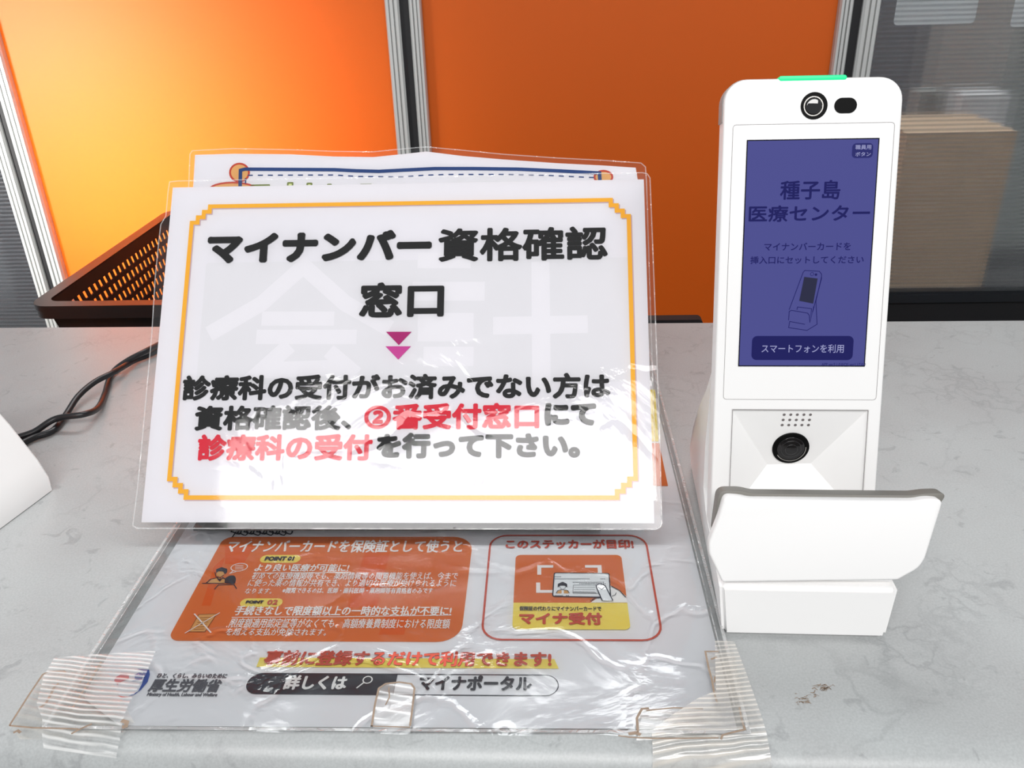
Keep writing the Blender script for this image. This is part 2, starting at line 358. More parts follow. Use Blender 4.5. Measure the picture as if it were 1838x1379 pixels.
def inset(pts, d):
    n = len(pts); out = []
    for i in range(n):
        a = Vector(pts[i - 1]); c = Vector(pts[i]); b = Vector(pts[(i + 1) % n])
        d1 = (c - a).normalized(); d2 = (b - c).normalized(); t = (d1 + d2).normalized(); nn = Vector((-t.y, t.x))
        k = 1 / max(0.4, nn.dot(Vector((-d1.y, d1.x)))); out.append(tuple(c + nn * d * k))
    return out
def rrect(x0, y0, x1, y1, r, n=6):
    """rounded rectangle, counter-clockwise; r may be (bl, br, tr, tl)"""
    rs = r if isinstance(r, tuple) else (r,) * 4; p = []
    for (cx, cy, a0), q in zip(((x0, y0, PI), (x1, y0, 1.5 * PI), (x1, y1, 0), (x0, y1, PI / 2)), rs):
        ox = cx + (q if cx == x0 else -q); oy = cy + (q if cy == y0 else -q)
        if q <= 0: p.append((cx, cy)); continue
        for i in range(n + 1):
            a = a0 + PI / 2 * i / n; p.append((ox + q * math.cos(a), oy + q * math.sin(a)))
    return p
def roundpoly(pts, r, n=5):
    out = []; k = len(pts)
    for i in range(k):
        a = Vector(pts[i - 1]); c = Vector(pts[i]); b = Vector(pts[(i + 1) % k]); rr = r[i] if isinstance(r, list) else r
        if rr <= 0: out.append(tuple(c)); continue
        p0 = c + (a - c).normalized() * rr; p1 = c + (b - c).normalized() * rr
        for j in range(n + 1):
            t = j / n; out.append(tuple(p0 * (1 - t) ** 2 + c * 2 * t * (1 - t) + p1 * t * t))
    return out

def glyphs(string, res=3, spacing=1.0):
    c = bpy.data.curves.new('writing', 'FONT'); c.body = string; c.resolution_u = res; c.space_character = spacing
    o = bpy.data.objects.new('writing', c); COL.objects.link(o); bpy.context.view_layer.update()
    me = bpy.data.meshes.new_from_object(o.evaluated_get(bpy.context.evaluated_depsgraph_get()))
    v = [tuple(x.co[:2]) for x in me.vertices]; f = [list(p.vertices) for p in me.polygons]
    COL.objects.unlink(o); bpy.data.objects.remove(o); bpy.data.curves.remove(c); bpy.data.meshes.remove(me)
    return v, f
def write(fr, string, bl, tr, mat, name, parent, h=0.0004, bold=0.0, res=3, mb=None, nj=8, local=False, shear=0.0, label=None):
    """prints string on frame fr so its ink box runs from pixel bl to pixel tr (or local metres)"""
    v, f = glyphs(string, res)
    x0 = min(p[0] for p in v); x1 = max(p[0] for p in v); y0 = min(p[1] for p in v); y1 = max(p[1] for p in v)
    a0, b0 = bl if local else fr.at(*bl); a1, b1 = tr if local else fr.at(*tr)
    sx = (a1 - a0 - 2 * bold) / (x1 - x0); sy = (b1 - b0 - 2 * bold) / (y1 - y0) if y1 - y0 > 0.12 else sx
    nj = 14 if bold > 0.0008 else nj
    own = mb is None; mb = mb or MB()
    js = [(0, 0)] if bold == 0 else [(bold * math.cos(2 * PI * i / nj + 0.39), bold * math.sin(2 * PI * i / nj + 0.39)) for i in range(nj)]
    if bold and nj >= 8: js += [(0, 0)]
    for k, (dx, dy) in enumerate(js):
        mb.add([fr.P(a0 + bold + (x - x0) * sx + dx + (y - y0) * sy * shear, b0 + bold + (y - y0) * sy + dy, h + k * 2e-5) for x, y in v], f)
    if own: return mb.obj(name, mat, parent, label=label)
    return mb

# ------------------------------------------------------------------ the setting
YW = 1.25                                   # plane of the partition panels
def xw(px, py): return on_y(px, py, YW).x
mb = MB(); mb.box((-2.2, -1.6, -0.92), (2.2, 3.1, -0.9)); tag(mb.obj('floor', 'floor'), kind='structure')
mb = MB(); mb.box((-2.2, 3.0, -0.9), (2.2, 3.1, 1.9)); tag(mb.obj('wall_back', 'wall'), kind='structure')

# counter: long stone-look worktop with a rolled front edge
ang = math.radians(-0.64)
cf = Vector((math.cos(ang), math.sin(ang), 0)); cb = Vector((-math.sin(ang), math.cos(ang), 0)); cO = Vector((0, 0.714, 0))
def CP(x, y, z): return cO + cf * x + cb * y + Vector((0, 0, z))
prof = [(0.0, -0.04), (0.0, -0.002), (-0.002, 0.0)]
dep = 0.470; r = 0.019
for i in range(9):
    a = PI / 2 * i / 8; prof.append((-(dep - r) - r * math.sin(a), -r + r * math.cos(a)))
prof += [(-dep, -0.04)]
top = MB(); n = len(prof); vs = []
for x in (-1.5, 1.6): vs += [CP(x, y, z) for y, z in prof]
fs = [[i, (i + 1) % n, n + (i + 1) % n, n + i] for i in range(n)] + [list(range(n))[::-1], [n + i for i in range(n)]]
root = empty('reception_counter', (0.05, 0.48, -0.9), 'long pale grey marbled counter with a rolled front edge under the signs', 'counter')
top.add(vs, fs).obj('worktop', 'stone', root, auto=30)
MB().box((-1.48, -dep + 0.03, -0.9), (1.58, -0.02, -0.0405), R=CP).obj('counter_body', 'cab', root)

# brown stain specks on the counter
GF = Frame((0, 0, 0), (1, 0, 0), (0, 1, 0))
stain = MB()
for cx_, cy_, sx_, sy_, k in ((1440, 1258, 14, 9, 26), (1474, 1236, 14, 8, 24), (1458, 1246, 8, 5, 6)):
    for i in range(k):
        px, py = cx_ + random.gauss(0, sx_ * 0.5), cy_ + random.gauss(0, sy_ * 0.5)
        a, b = GF.at(px, py); an = random.random() * 0.8 - 0.1; l = random.uniform(0.0003, 0.0016); wd = random.uniform(0.00012, 0.0004)
        stain.stroke([(a, b), (a + l * math.cos(an), b + l * math.sin(an) * 1.2), (a + l * 1.6, b + l * random.uniform(-1, 1))], wd, GF.P, 0.0002)
stain.obj('stain', 'grime', root, label='small brown scuff stain')

# ------------------------------------------------------------------ partition panels
def post(px0, px1, py, name, parent, flip=False):
    x0, x1 = xw(px0, py), xw(px1, py); w_ = x1 - x0
    # grooved aluminium extrusion, outline in (x, y), extruded upward
    g = [(0, 0.016), (0, -0.012), (0.12, -0.015), (0.30, -0.015), (0.32, -0.011), (0.40, -0.011), (0.42, -0.015), (0.62, -0.015), (0.64, -0.012), (0.70, -0.012), (0.72, -0.015), (0.90, -0.015), (1, -0.011), (1, 0.016)]
    if flip: g = [(1 - a, b) for a, b in g][::-1]
    pts = [(x0 + a * w_, YW + b) for a, b in g]; k = len(pts)
    m = MB().add([(x, y, -0.86) for x, y in pts] + [(x, y, 0.95) for x, y in pts],
                 [[i, (i + 1) % k, k + (i + 1) % k, k + i] for i in range(k)] + [list(range(k))[::-1], [k + i for i in range(k)]])
    return m.obj(name, 'alu', parent)
ZT = 0.95
def panel(name, label, xa, xb, sheet_mat, sheet_name, zb=-0.80):
    r_ = empty(name, ((xa + xb) / 2, YW, -0.9), label, 'partition')
    MB().box((xa, YW - 0.002, zb), (xb, YW + 0.002, ZT)).obj(sheet_name, sheet_mat, r_)
    return r_
xL0, xL1, xL2, xL3 = xw(38, 400), xw(61, 400), xw(72, 400), xw(97, 400)
xM0, xM1, xM2, xM3 = xw(692, 0), xw(718, 0), xw(735, 0), xw(757, 0)
xR0, xR1, xR2, xR3 = xw(1504, 0), xw(1528, 0), xw(1545, 0), xw(1577, 0)
def posts(r_, lst):
    for x0, x1, fl in lst:
        w_ = x1 - x0
        g = [(0, 0.016), (0, -0.012), (0.12, -0.015), (0.30, -0.015), (0.32, -0.010), (0.40, -0.010), (0.42, -0.015), (0.62, -0.015), (0.64, -0.011), (0.70, -0.011), (0.72, -0.015), (0.90, -0.015), (1, -0.011), (1, 0.016)]
        if fl: g = [(1 - a, b) for a, b in g][::-1]
        pts = [(x0 + a * w_, YW + b) for a, b in g]; k = len(pts)
        MB().add([(x, y, -0.9) for x, y in pts] + [(x, y, ZT) for x, y in pts],
                 [[i, (i + 1) % k, k + (i + 1) % k, k + i] for i in range(k)] + [list(range(k))[::-1], [k + i for i in range(k)]]).obj('frame_post', 'alu', r_)
def rails(r_, xa, xb):
    MB().box((xa, YW - 0.014, ZT), (xb, YW + 0.014, ZT + 0.03)).obj('top_rail', 'alu', r_)
    MB().box((xa, YW - 0.014, -0.9), (xb, YW + 0.014, -0.80)).obj('bottom_rail', 'alu', r_)
p1 = panel('partition_panel', 'ribbed smoky clear partition panel at the left edge, beside the glowing orange one', xL0 - 0.58, xL0, 'ribbed', 'ribbed_sheet')
posts(p1, [(xL0 - 0.605, xL0 - 0.58, False), (xL0, xL1, False)]); rails(p1, xL0 - 0.58, xL0)
MB().box((xL1, YW - 0.008, -0.9), (xL2, YW + 0.008, ZT)).obj('gasket', 'rubber', p1)
p2 = panel('partition_panel', 'orange partition panel with a bright yellow glow, behind the basket', xL3, xM0, 'orange', 'orange_sheet')
posts(p2, [(xL2, xL3, False), (xM0, xM1, True)]); rails(p2, xL3, xM0)
MB().box((xM1, YW - 0.008, -0.9), (xM2, YW + 0.008, ZT)).obj('gasket', 'rubber', p2)
p3 = panel('partition_panel', 'evenly dark orange partition panel between the signs and the card reader', xM3, xR0, 'orange', 'orange_sheet')
posts(p3, [(xM2, xM3, False), (xR0, xR1, True)]); rails(p3, xM3, xR0)
MB().box((xR1, YW - 0.008, -0.9), (xR2, YW + 0.008, ZT)).obj('gasket', 'rubber', p3)
zr = on_y(1700, 524, YW).z
p4 = panel('partition_panel', 'ribbed smoky clear partition panel over a black kick board, right of the card reader', xR3, xR3 + 0.60, 'ribbed', 'ribbed_sheet', zb=zr)
posts(p4, [(xR2, xR3, False), (xR3 + 0.60, xR3 + 0.625, True)])
MB().box((xR3, YW - 0.014, ZT), (xR3 + 0.6, YW + 0.014, ZT + 0.03)).obj('top_rail', 'alu', p4)
MB().box((xR3, YW - 0.012, zr - 0.013), (xR3 + 0.6, YW + 0.012, zr)).box((xR3, YW - 0.009, zr), (xR3 + 0.6, YW + 0.009, zr + 0.004)).obj('bottom_rail', 'blackrail', p4, label='dark slate bottom rail')
MB().box((xR3, YW - 0.006, -0.9), (xR3 + 0.6, YW + 0.006, zr - 0.013)).obj('kick_board', 'rubber', p4)
# closes the space beyond, in line with the panels
# ---- behind the right ribbed panel
def behind(name, label, cat, px0, py0, px1, py1, Y, d, mat, group=None, r=0.0):
    a = on_y(px0, py1, Y); b = on_y(px1, py0, Y)
    o = MB()
    if r: o.prism(rrect(a.x, a.z, b.x, b.z, r), 0, d, lambda u, v, h: Vector((u, Y + d - h, v)))
    else: o.box((a.x, Y, a.z), (b.x, Y + d, b.z))
    return tag(o.obj(name, mat, origin=((a.x + b.x) / 2, Y + d / 2, a.z)), label, cat, group)
behind('paper_sheet', 'white sheet with rounded corners stuck behind the right ribbed panel, the wider one', 'paper', 1603, -120, 1781, 46, YW + 0.003, 0.0006, 'thin', r=0.006)
behind('paper_sheet', 'white sheet stuck behind the right ribbed panel, cut by the right picture edge', 'paper', 1812, -120, 1990, 49, YW + 0.003, 0.0006, 'thin', r=0.006)
zc = on_y(1700, 524, YW + 0.12).z - 0.02
MB_ = MB(); MB_.box((0.44, YW + 0.07, zc - 0.02), (1.30, 2.5, zc)); dk = empty('back_desk', (0.85, 1.8, -0.9), 'desk barely seen behind the right ribbed panel', 'desk')
MB_.obj('desk_top', 'desk', dk)
for x in (0.47, 1.27):
    for y in (YW + 0.1, 2.45): MB().box((x - 0.02, y - 0.02, -0.9), (x + 0.02, y + 0.02, zc - 0.02)).obj('leg', 'desk', dk)
def standing(name, label, cat, px0, py0, px1, Y, d, mat):
    a = on_y(px0, 400, Y).x; b = on_y(px1, 400, Y).x; z1 = on_y((px0 + px1) / 2, py0, Y).z
    return tag(MB().box((a, Y, zc), (b, Y + d, z1)).obj(name, mat, origin=((a + b) / 2, Y + d / 2, zc)), label, cat)
standing('cardboard_box', 'brown box blurred behind the right ribbed panel', 'box', 1600, 238, 1788, YW + 0.09, 0.16, 'card')
standing('binder', 'pale upright folder blurred behind the brown box', 'folder', 1683, 170, 1762, YW + 0.32, 0.06, 'sheet')
standing('binder', 'narrow pale upright folder blurred beside the taller one, next to the post', 'folder', 1610, 165, 1650, YW + 0.34, 0.05, 'cab')
standing('storage_cabinet', 'tall grey-green cabinet blurred at the right edge behind the ribbed panel', 'cabinet', 1742, -60, 1990, YW + 0.42, 0.35, 'cab')

# ---- black bar just behind the counter
a = on_y(1263, 574, 0.735)
o = MB().prism(rrect(-0.02, a.z - 0.03, a.x, a.z, (0, 0, 0.005, 0.005)), 0, 0.012, lambda u, v, h: Vector((u, 0.747 - h, v))).obj('black_tray', 'rubber', origin=(0.08, 0.74, a.z - 0.03))
tag(o, 'black rim of a low tray just behind the counter, left of the card reader', 'tray')
MB_ = MB().box((-0.5, 0.725, -0.14), (0.35, 0.975, -0.12)); bd = empty('back_desk', (-0.2, 0.95, -0.9), 'low desk hidden behind the counter under the brown basket', 'desk')
MB_.obj('desk_top', 'desk', bd)
for x in (-0.47, 0.32):
    for y in (0.75, 0.95): MB().box((x - 0.02, y - 0.02, -0.9), (x + 0.02, y + 0.02, -0.14)).obj('leg', 'desk', bd)
MB().box((-0.02, 0.735, -0.12), (a.x, 0.80, a.z - 0.0302)).obj('tray_body', 'rubber', o)

# ------------------------------------------------------------------ basket
bk = empty('plastic_basket', (-0.36, 0.94, -0.12), 'dark brown plastic basket with perforated sides behind the counter', 'basket')
zt = 0.0; bx0, bx1, by0, by1 = -0.520, -0.215, 0.772, 1.13
def ringbox(m, o, i, z0, z1):
    """rectangular tube: outer o and inner i rounded outlines at z0, z1"""
    k = len(o); m.add([(x, y, z) for z in (z0, z1) for pts in (o, i) for x, y in pts],
        [[2 * k + a_, 2 * k + (a_ + 1) % k, 3 * k + (a_ + 1) % k, 3 * k + a_] for a_ in range(k)] +
        [[a_, k + a_, k + (a_ + 1) % k, (a_ + 1) % k] for a_ in range(k)] +
        [[a_, (a_ + 1) % k, 2 * k + (a_ + 1) % k, 2 * k + a_] for a_ in range(k)] +
        [[k + a_, 3 * k + a_, 3 * k + (a_ + 1) % k, k + (a_ + 1) % k] for a_ in range(k)])
m = MB(); o_ = rrect(bx0, by0, bx1, by1, 0.02, 6); i_ = rrect(bx0 + 0.014, by0 + 0.014, bx1 - 0.014, by1 - 0.014, 0.012, 6)
ringbox(m, o_, i_, zt - 0.006, zt)
o2 = rrect(bx0 + 0.001, by0 + 0.001, bx1 - 0.001, by1 - 0.001, 0.019, 6); o3 = rrect(bx0 + 0.004, by0 + 0.004, bx1 - 0.004, by1 - 0.004, 0.017, 6)
ringbox(m, o2, o3, zt - 0.014, zt - 0.006)
m.obj('rim', 'basket', bk, auto=40)
# walls taper inward to the bottom
T = 0.022; ZB = -0.118
def wall_pt(side, s, z):
    f_ = (zt - 0.002 - z) / (zt - ZB); ins = 0.012 + T * f_
    X0, X1, Y0, Y1 = bx0 + ins, bx1 - ins, by0 + ins, by1 - ins
    if side == 0: return Vector((X0, Y0 + (Y1 - Y0) * s, z))
    if side == 1: return Vector((X1, Y0 + (Y1 - Y0) * s, z))
    if side == 2: return Vector((X0 + (X1 - X0) * s, Y0, z))
    return Vector((X0 + (X1 - X0) * s, Y1, z))
def perforated(side, nh, rows, name):
    m = MB(); th = 0.0022; nrm = {0: Vector((1, 0, 0)), 1: Vector((-1, 0, 0)), 2: Vector((0, 1, 0)), 3: Vector((0, -1, 0))}[side] * th
    def bar(s0, s1, z0, z1):
        q = [wall_pt(side, s0, z0), wall_pt(side, s1, z0), wall_pt(side, s1, z1), wall_pt(side, s0, z1)]
        vs = q + [p + nrm for p in q]
        m.add(vs, [(0, 1, 2, 3), (7, 6, 5, 4), (0, 4, 5, 1), (1, 5, 6, 2), (2, 6, 7, 3), (3, 7, 4, 0)])
    zh0 = -0.014; pit = 0.0135; hh = 0.0085
    bar(0, 1, zh0, zt - 0.002)
    for r_ in range(rows):
        za = zh0 - r_ * pit - hh; zb_ = zh0 - r_ * pit
        bar(0, 1, za - (pit - hh), za) if r_ < rows - 1 else bar(0, 1, ZB, za)
        m0 = 0.045
        bar(0, m0, za, zb_); bar(1 - m0, 1, za, zb_)
        for i in range(nh):
            s1 = m0 + (i + 1) / nh * (1 - 2 * m0); wd = (1 - 2 * m0) / nh * 0.38
            bar(s1 - wd, s1, za, zb_)
    return m.obj(name, 'basket', bk)
perforated(0, 25, 6, 'perforated_side'); perforated(1, 27, 6, 'perforated_side'); perforated(3, 20, 6, 'perforated_end')
m = MB(); q = [wall_pt(2, 0, ZB), wall_pt(2, 1, ZB), wall_pt(2, 1, zt - 0.002), wall_pt(2, 0, zt - 0.002)]
m.add(q + [p + Vector((0, 0.002, 0)) for p in q], [(0, 1, 2, 3), (7, 6, 5, 4), (0, 4, 5, 1), (1, 5, 6, 2), (2, 6, 7, 3), (3, 7, 4, 0)]); m.obj('front_side', 'basket', bk)
a = wall_pt(0, 0, ZB); b = wall_pt(1, 1, ZB); MB().box((a.x, a.y, ZB - 0.002), (b.x, b.y, ZB)).obj('bottom', 'basket', bk)

# ------------------------------------------------------------------ poster taped to the counter
ps = empty('insurance_card_poster', (-0.07, 0.46, 0.0), 'large laminated poster with orange box and small print, taped flat on the counter', 'poster')
PF = Frame((0, 0, 0.0012), (1, 0, 0), (0, 1, 0))      # printed face
def PX(*l): return [PF.at(x, y) for x, y in l]
cut = PX((215, 1303), (148, 1252))
paper = [(cut[0][0], cut[0][1]), (0.0795, 0.2605), (0.0795, 0.6795), (-0.2180, 0.6795), (cut[1][0], cut[1][1])]
paper = roundpoly(paper, [0.002, 0.001, 0.001, 0.001, 0.004])
MB().prism(paper, -0.0002, 0.0, PF.P).obj('poster_sheet', 'poster', ps)
fl = rrect(-0.2225, 0.2555, 0.0840, 0.684, 0.006)
# film follows the counter with small waves at the rim
film = MB(); NX, NY = 40, 50; vs = []
for j in range(NY + 1):
    for i in range(NX + 1):
        s, t = i / NX, j / NY; x = -0.2225 + 0.3065 * s; y = 0.2555 + 0.4285 * t
        e = min(s, 1 - s) * 0.3065; e2 = min(t, 1 - t) * 0.4285
        z = 0.0021
        if e < 0.02: z += 0.0016 * (1 - e / 0.02) * (0.55 + 0.45 * math.sin(y * 70 + s * 3))
        if e2 < 0.02: z += 0.0010 * (1 - e2 / 0.02) * (0.5 + 0.5 * math.sin(x * 120))
        z += 0.0004 * math.sin(x * 31 + 1.3 * math.sin(y * 22)) * math.sin(y * 27)
        vs.append((x, y, z))
fs = [[j * (NX + 1) + i, j * (NX + 1) + i + 1, (j + 1) * (NX + 1) + i + 1, (j + 1) * (NX + 1) + i] for j in range(NY) for i in range(NX)]
film.add(vs, fs).obj('laminate_film', 'film_flat', ps, smooth=True)
rim = MB(); rim.stroke([(-0.2218, 0.2562), (-0.0, 0.2562), (0.0833, 0.2562), (0.0833, 0.40), (0.0833, 0.683), (-0.2218, 0.683)], 0.0016, lambda a, b, h: Vector((a, b, 0.0042 + 0.0004 * math.sin(a * 90) * 1)), 0, True)
rim.stroke([(0.0803, 0.262), (0.0803, 0.678)], 0.0006, lambda a, b, h: Vector((a, b, 0.0032)), 0)
rim.stroke([(-0.2190, 0.270), (-0.2190, 0.678)], 0.0005, lambda a, b, h: Vector((a, b, 0.0036)), 0)
rim.obj('sealed_edge', 'film_rim', ps)

# big orange box with white print
A = PX((300, 1130), (852, 970)); ob = PX((300, 1152), (824, 1152), (852, 962), (400, 966))
x0 = (ob[0][0] + ob[3][0]) / 2 + 0.0; x1 = (ob[1][0] + ob[2][0]) / 2; y0 = (ob[0][1] + ob[1][1]) / 2; y1 = (ob[2][1] + ob[3][1]) / 2
MB().poly(rrect(x0, y0, x1, y1, (0.006, 0.012, 0.012, 0.006)), PF.P, 0.0001).obj('orange_panel_print', 'porange', ps)
W = MB()
def pw(s, bl, tr, bold=0.0, res=2, nj=4, mb=W, shear=0.0): write(PF, s, bl, tr, None, None, None, h=0.00025, bold=bold, res=res, mb=mb, nj=nj, shear=shear)
pw('マイナンバーカードを保険証として使うと', (402, 993), (832, 970), 0.00028)
pw('より良い医療が可能に!', (455, 1027), (629, 1013), 0.00018)
pw('手続きなしで限度額以上の一時的な支払が不要に!', (418, 1106), (812, 1089), 0.0002)
pw('初めての医療機関等でも、薬剤情報等の閲覧機能を使えば、今まで', (450, 1041), (823, 1028), 0.00006, 1)
pw('に使った薬の情報が共有でき、より適切な医療が受けられるように', (443, 1054), (820, 1041), 0.00006, 1)
pw('なります。', (438, 1067), (491, 1057), 0.00006, 1)
pw('※閲覧できるのは、医師・歯科医師・薬剤師等有資格者のみです', (505, 1066), (778, 1056), 0.0001, 1)
pw('限度額適用認定証等がなくても、高額療養費制度における限度額', (409, 1128), (809, 1112), 0.00008, 1)
pw('を超える支払が免除されます。', (403, 1142), (589, 1129), 0.00008, 1)
W.stroke(PX((455, 1029.5), (630, 1028)), 0.0005, PF.P, 0.0002); W.stroke(PX((416, 1109), (612, 1108), (810, 1105)), 0.0005, PF.P, 0.0002)
# speech bubble and crossed-out form
c_ = PF.at(429.5, 1019); ra = PF.at(444, 1019)[0] - c_[0]; rb = PF.at(429, 1012)[1] - c_[1]
W.stroke([(c_[0] + ra * math.cos(t * PI / 10), c_[1] + rb * math.sin(t * PI / 10)) for t in range(20)], 0.0005, PF.P, 0.00022, True)
W.stroke(PX((419, 1025), (413, 1030), (424, 1027)), 0.0005, PF.P, 0.00024)
for yy in (1016, 1019, 1022): W.stroke(PX((422, yy), (437, yy)), 0.00045, PF.P, 0.00024)
W.stroke(PX((349, 1103), (379, 1137)), 0.0007, PF.P, 0.0004); W.stroke(PX((395, 1101), (332, 1138)), 0.0005, PF.P, 0.0004)
W.obj('white_print', 'white', ps)
for (a, b, c2, d) in ((464, 1011, 542, 997), (428, 1090, 510, 1075)):
    l, r2 = PF.at(a, b), PF.at(c2, d)
    MB().poly(rrect(l[0], l[1], r2[0], r2[1], min(0.004, (r2[1] - l[1]) / 2.1)), PF.P, 0.0002).obj('yellow_pill_print', 'pyellow', ps)
dk_ = MB()
def pd(s, bl, tr, bold=0.0, res=2, nj=4, mb=dk_, h=0.0004): write(PF, s, bl, tr, None, None, None, h=h, bold=bold, res=res, mb=mb, nj=nj)
pd('POINT 01', (474, 1008), (530, 1000), 0.0003); pd('POINT', (440, 1085), (475, 1079), 0.0003)
# doctor and patient drawing
def blob(mb, px, h=0.0003, rr=0.0006): mb.poly(roundpoly(px[::-1] if area2(px) < 0 else px, rr, 3), PF.P, h)
def area2(p): return sum(p[i - 1][0] * p[i][1] - p[i][0] * p[i - 1][1] for i in range(len(p)))
blob(dk_, PX((388, 1030), (388, 1023), (398, 1019), (408, 1022), (408, 1028), (404, 1032), (401, 1027), (393, 1026)))
blob(dk_, PX((403, 1048), (404, 1039), (412, 1034), (421, 1034), (424, 1040), (422, 1049)), rr=0.001)
dk_.stroke(PX((386, 1028), (388, 1036), (395, 1038), (402, 1033)), 0.0004, PF.P, 0.00035)
dk_.stroke(PX((363, 1048), (403, 1048)), 0.0005, PF.P, 0.00035)
dk_.stroke(PX((370, 1048), (378, 1041), (390, 1038), (395, 1044), (400, 1038), (406, 1041)), 0.0006, PF.P, 0.00035)
dk_.stroke(PX((385, 1059), (392, 1051), (420, 1050), (425, 1058)), 0.0005, PF.P, 0.00035)
blob(dk_, PX((390, 1041), (395, 1045), (398, 1041), (396, 1039)), rr=0.0001)
dk_.obj('dark_print', 'slate', ps)
skin = MB(); blob(skin, PX((388, 1034), (390, 1027), (401, 1027), (403, 1033), (396, 1037)), 0.00026); blob(skin, PX((372, 1048), (380, 1041), (392, 1038), (404, 1041), (403, 1048)), 0.00024, 0.0004)
skin.obj('tan_print', 'tan', ps)
f_ = MB(); f_.poly(PX((339, 1135), (368, 1135), (389, 1103), (357, 1104)), PF.P, 0.00025); f_.obj('crossed_form_print', 'tan', ps)
f_ = MB()
for k in range(6):
    t = k / 6; a = PX((343 + 13 * t + 5, 1131 - 25 * t), (370 + 14 * t - 3, 1130 - 25 * t)); f_.stroke(a, 0.0004, PF.P, 0.0003)
f_.stroke(PX((339, 1135), (368, 1135), (389, 1103), (357, 1104)), 0.0004, PF.P, 0.0003, True)
f_.obj('form_line_print', 'brownink', ps)
# deeper orange rectangles inside the box
for q in (((404, 979), (458, 979), (437, 1013), (404, 1013)), ((655, 992), (700, 992), (676, 1092), (622, 1092)), ((384, 1018), (404, 1000), (378, 1088), (362, 1088)), ((690, 1106), (735, 1106), (725, 1140), (680, 1140))):
    MB().poly(PX(*q), PF.P, 0.00014).obj('deep_orange_print', 'porange2', ps)
# red print: sticker heading, call to action, frames
R_ = MB()
write(PF, 'このステッカーが目印!', (907, 986), (1136, 969), 'redorange', 'sticker_title_print', ps, h=0.0003, bold=0.00035, nj=4, res=2)
write(PF, '事前に登録するだけで利用できます!', (470, 1196), (990, 1171), 'redorange', 'call_to_action_print', ps, h=0.0005, bold=0.0004, nj=6, res=2)
write(PF, '02', (478, 1087), (501, 1078), 'redorange', 'pill_number_print', ps, h=0.0005, bold=0.0002, nj=4, res=2)
l, r2 = PF.at(866, 1149), PF.at(1186, 1147); t0 = PF.at(880, 962)[1]
R_.stroke(rrect((PF.at(866, 1130)[0] + PF.at(879, 985)[0]) / 2, l[1], (PF.at(1186, 1130)[0] + PF.at(1162, 985)[0]) / 2, t0, 0.010), 0.0011, PF.P, 0.0003, True)
R_.obj('red_frame_print', 'redorange', ps)
f_ = MB(); a, b = PF.at(460, 1198), PF.at(995, 1184); f_.poly([(a[0], a[1]), (b[0] + 0.002, a[1]), (b[0], b[1]), (a[0], b[1])], PF.P, 0.0002)
# sticker picture
sx0 = (PF.at(921, 1100)[0] + PF.at(925, 1010)[0]) / 2; sx1 = (PF.at(1129, 1120)[0] + PF.at(1118, 1010)[0]) / 2
sy0 = PF.at(1020, 1131)[1]; sym = PF.at(1020, 1083)[1]; sy1 = PF.at(1020, 997)[1]
f_.poly(rrect(sx0, sy0, sx1, sym, (0.003, 0.003, 0, 0)), PF.P, 0.0003)
f_.obj('yellow_print', 'pyellow', ps)
MB().poly(rrect(sx0, sym, sx1, sy1, (0, 0, 0.003, 0.003)), PF.P, 0.00025).obj('sticker_picture_print', 'porange', ps)
f_ = MB()
def WX(w1, w2): return f_.stroke(PX(*w1), w2, PF.P, 0.0004)
WX(((968, 1033), (968, 1018), (993, 1018)), 0.0022); WX(((1050, 1018), (1076, 1018), (1077, 1033)), 0.0022); WX(((966, 1047), (966, 1063), (992, 1063)), 0.0022)
f_.poly(PX((1060, 1083), (1075, 1073), (1095, 1052), (1110, 1060), (1124, 1072), (1126, 1083)), PF.P, 0.00042)
f_.obj('white_bracket_print', 'white', ps)
f_ = MB(); f_.poly(roundpoly(PX((992, 1072), (1096, 1074), (1093, 1031), (995, 1030)), 0.0012, 3), PF.P, 0.0005)
f_.poly(roundpoly(PX((1081, 1081), (1100, 1081), (1085, 1054), (1079, 1051), (1070, 1053), (1071, 1058)), 0.0012, 3), PF.P, 0.0009)
f_.obj('card_drawing_print', 'sheet', ps)
f_ = MB()
f_.stroke(roundpoly(PX((992, 1072), (1096, 1074), (1093, 1031), (995, 1030)), 0.0012, 3), 0.0006, PF.P, 0.0006, True)
f_.stroke(PX((1028, 1065), (1070, 1066)), 0.0003, PF.P, 0.0006); f_.stroke(roundpoly(PX((1028, 1067), (1088, 1067), (1087, 1052), (1029, 1052)), 0.0005, 2), 0.0002, PF.P, 0.0006, True)
for yy in (1056, 1060, 1064): f_.stroke(PX((1030, yy), (1068, yy)), 0.00015, PF.P, 0.0006)
for (xa, xb, yy) in ((996, 1010, 1037), (996, 1060, 1041), (1028, 1085, 1047), (1040, 1088, 1049.5), (996, 1012, 1071), (1016, 1024, 1071), (1078, 1088, 1041)):
    for q in range(int((xb - xa) / 3)): f_.stroke(PX((xa + q * 3, yy), (xa + q * 3 + 2, yy)), 0.0005, PF.P, 0.0006)
blob(f_, PX((1001, 1057), (1001, 1050), (1010, 1046), (1018, 1050), (1018, 1057), (1014, 1053), (1005, 1053)), 0.0006)
f_.stroke(PX((1004, 1053), (1006, 1058), (1010, 1060), (1014, 1058), (1016, 1053)), 0.0002, PF.P, 0.0006)
f_.stroke(PX((998, 1067), (1001, 1062), (1009, 1060), (1019, 1062), (1022, 1067)), 0.0003, PF.P, 0.0007)
f_.stroke(PX((1081, 1081), (1071, 1058), (1070, 1054), (1075, 1051), (1083, 1052), (1087, 1056), (1100, 1081)), 0.0005, PF.P, 0.001)
f_.stroke(PX((1073, 1057), (1080, 1061), (1085, 1057)), 0.0003, PF.P, 0.001)
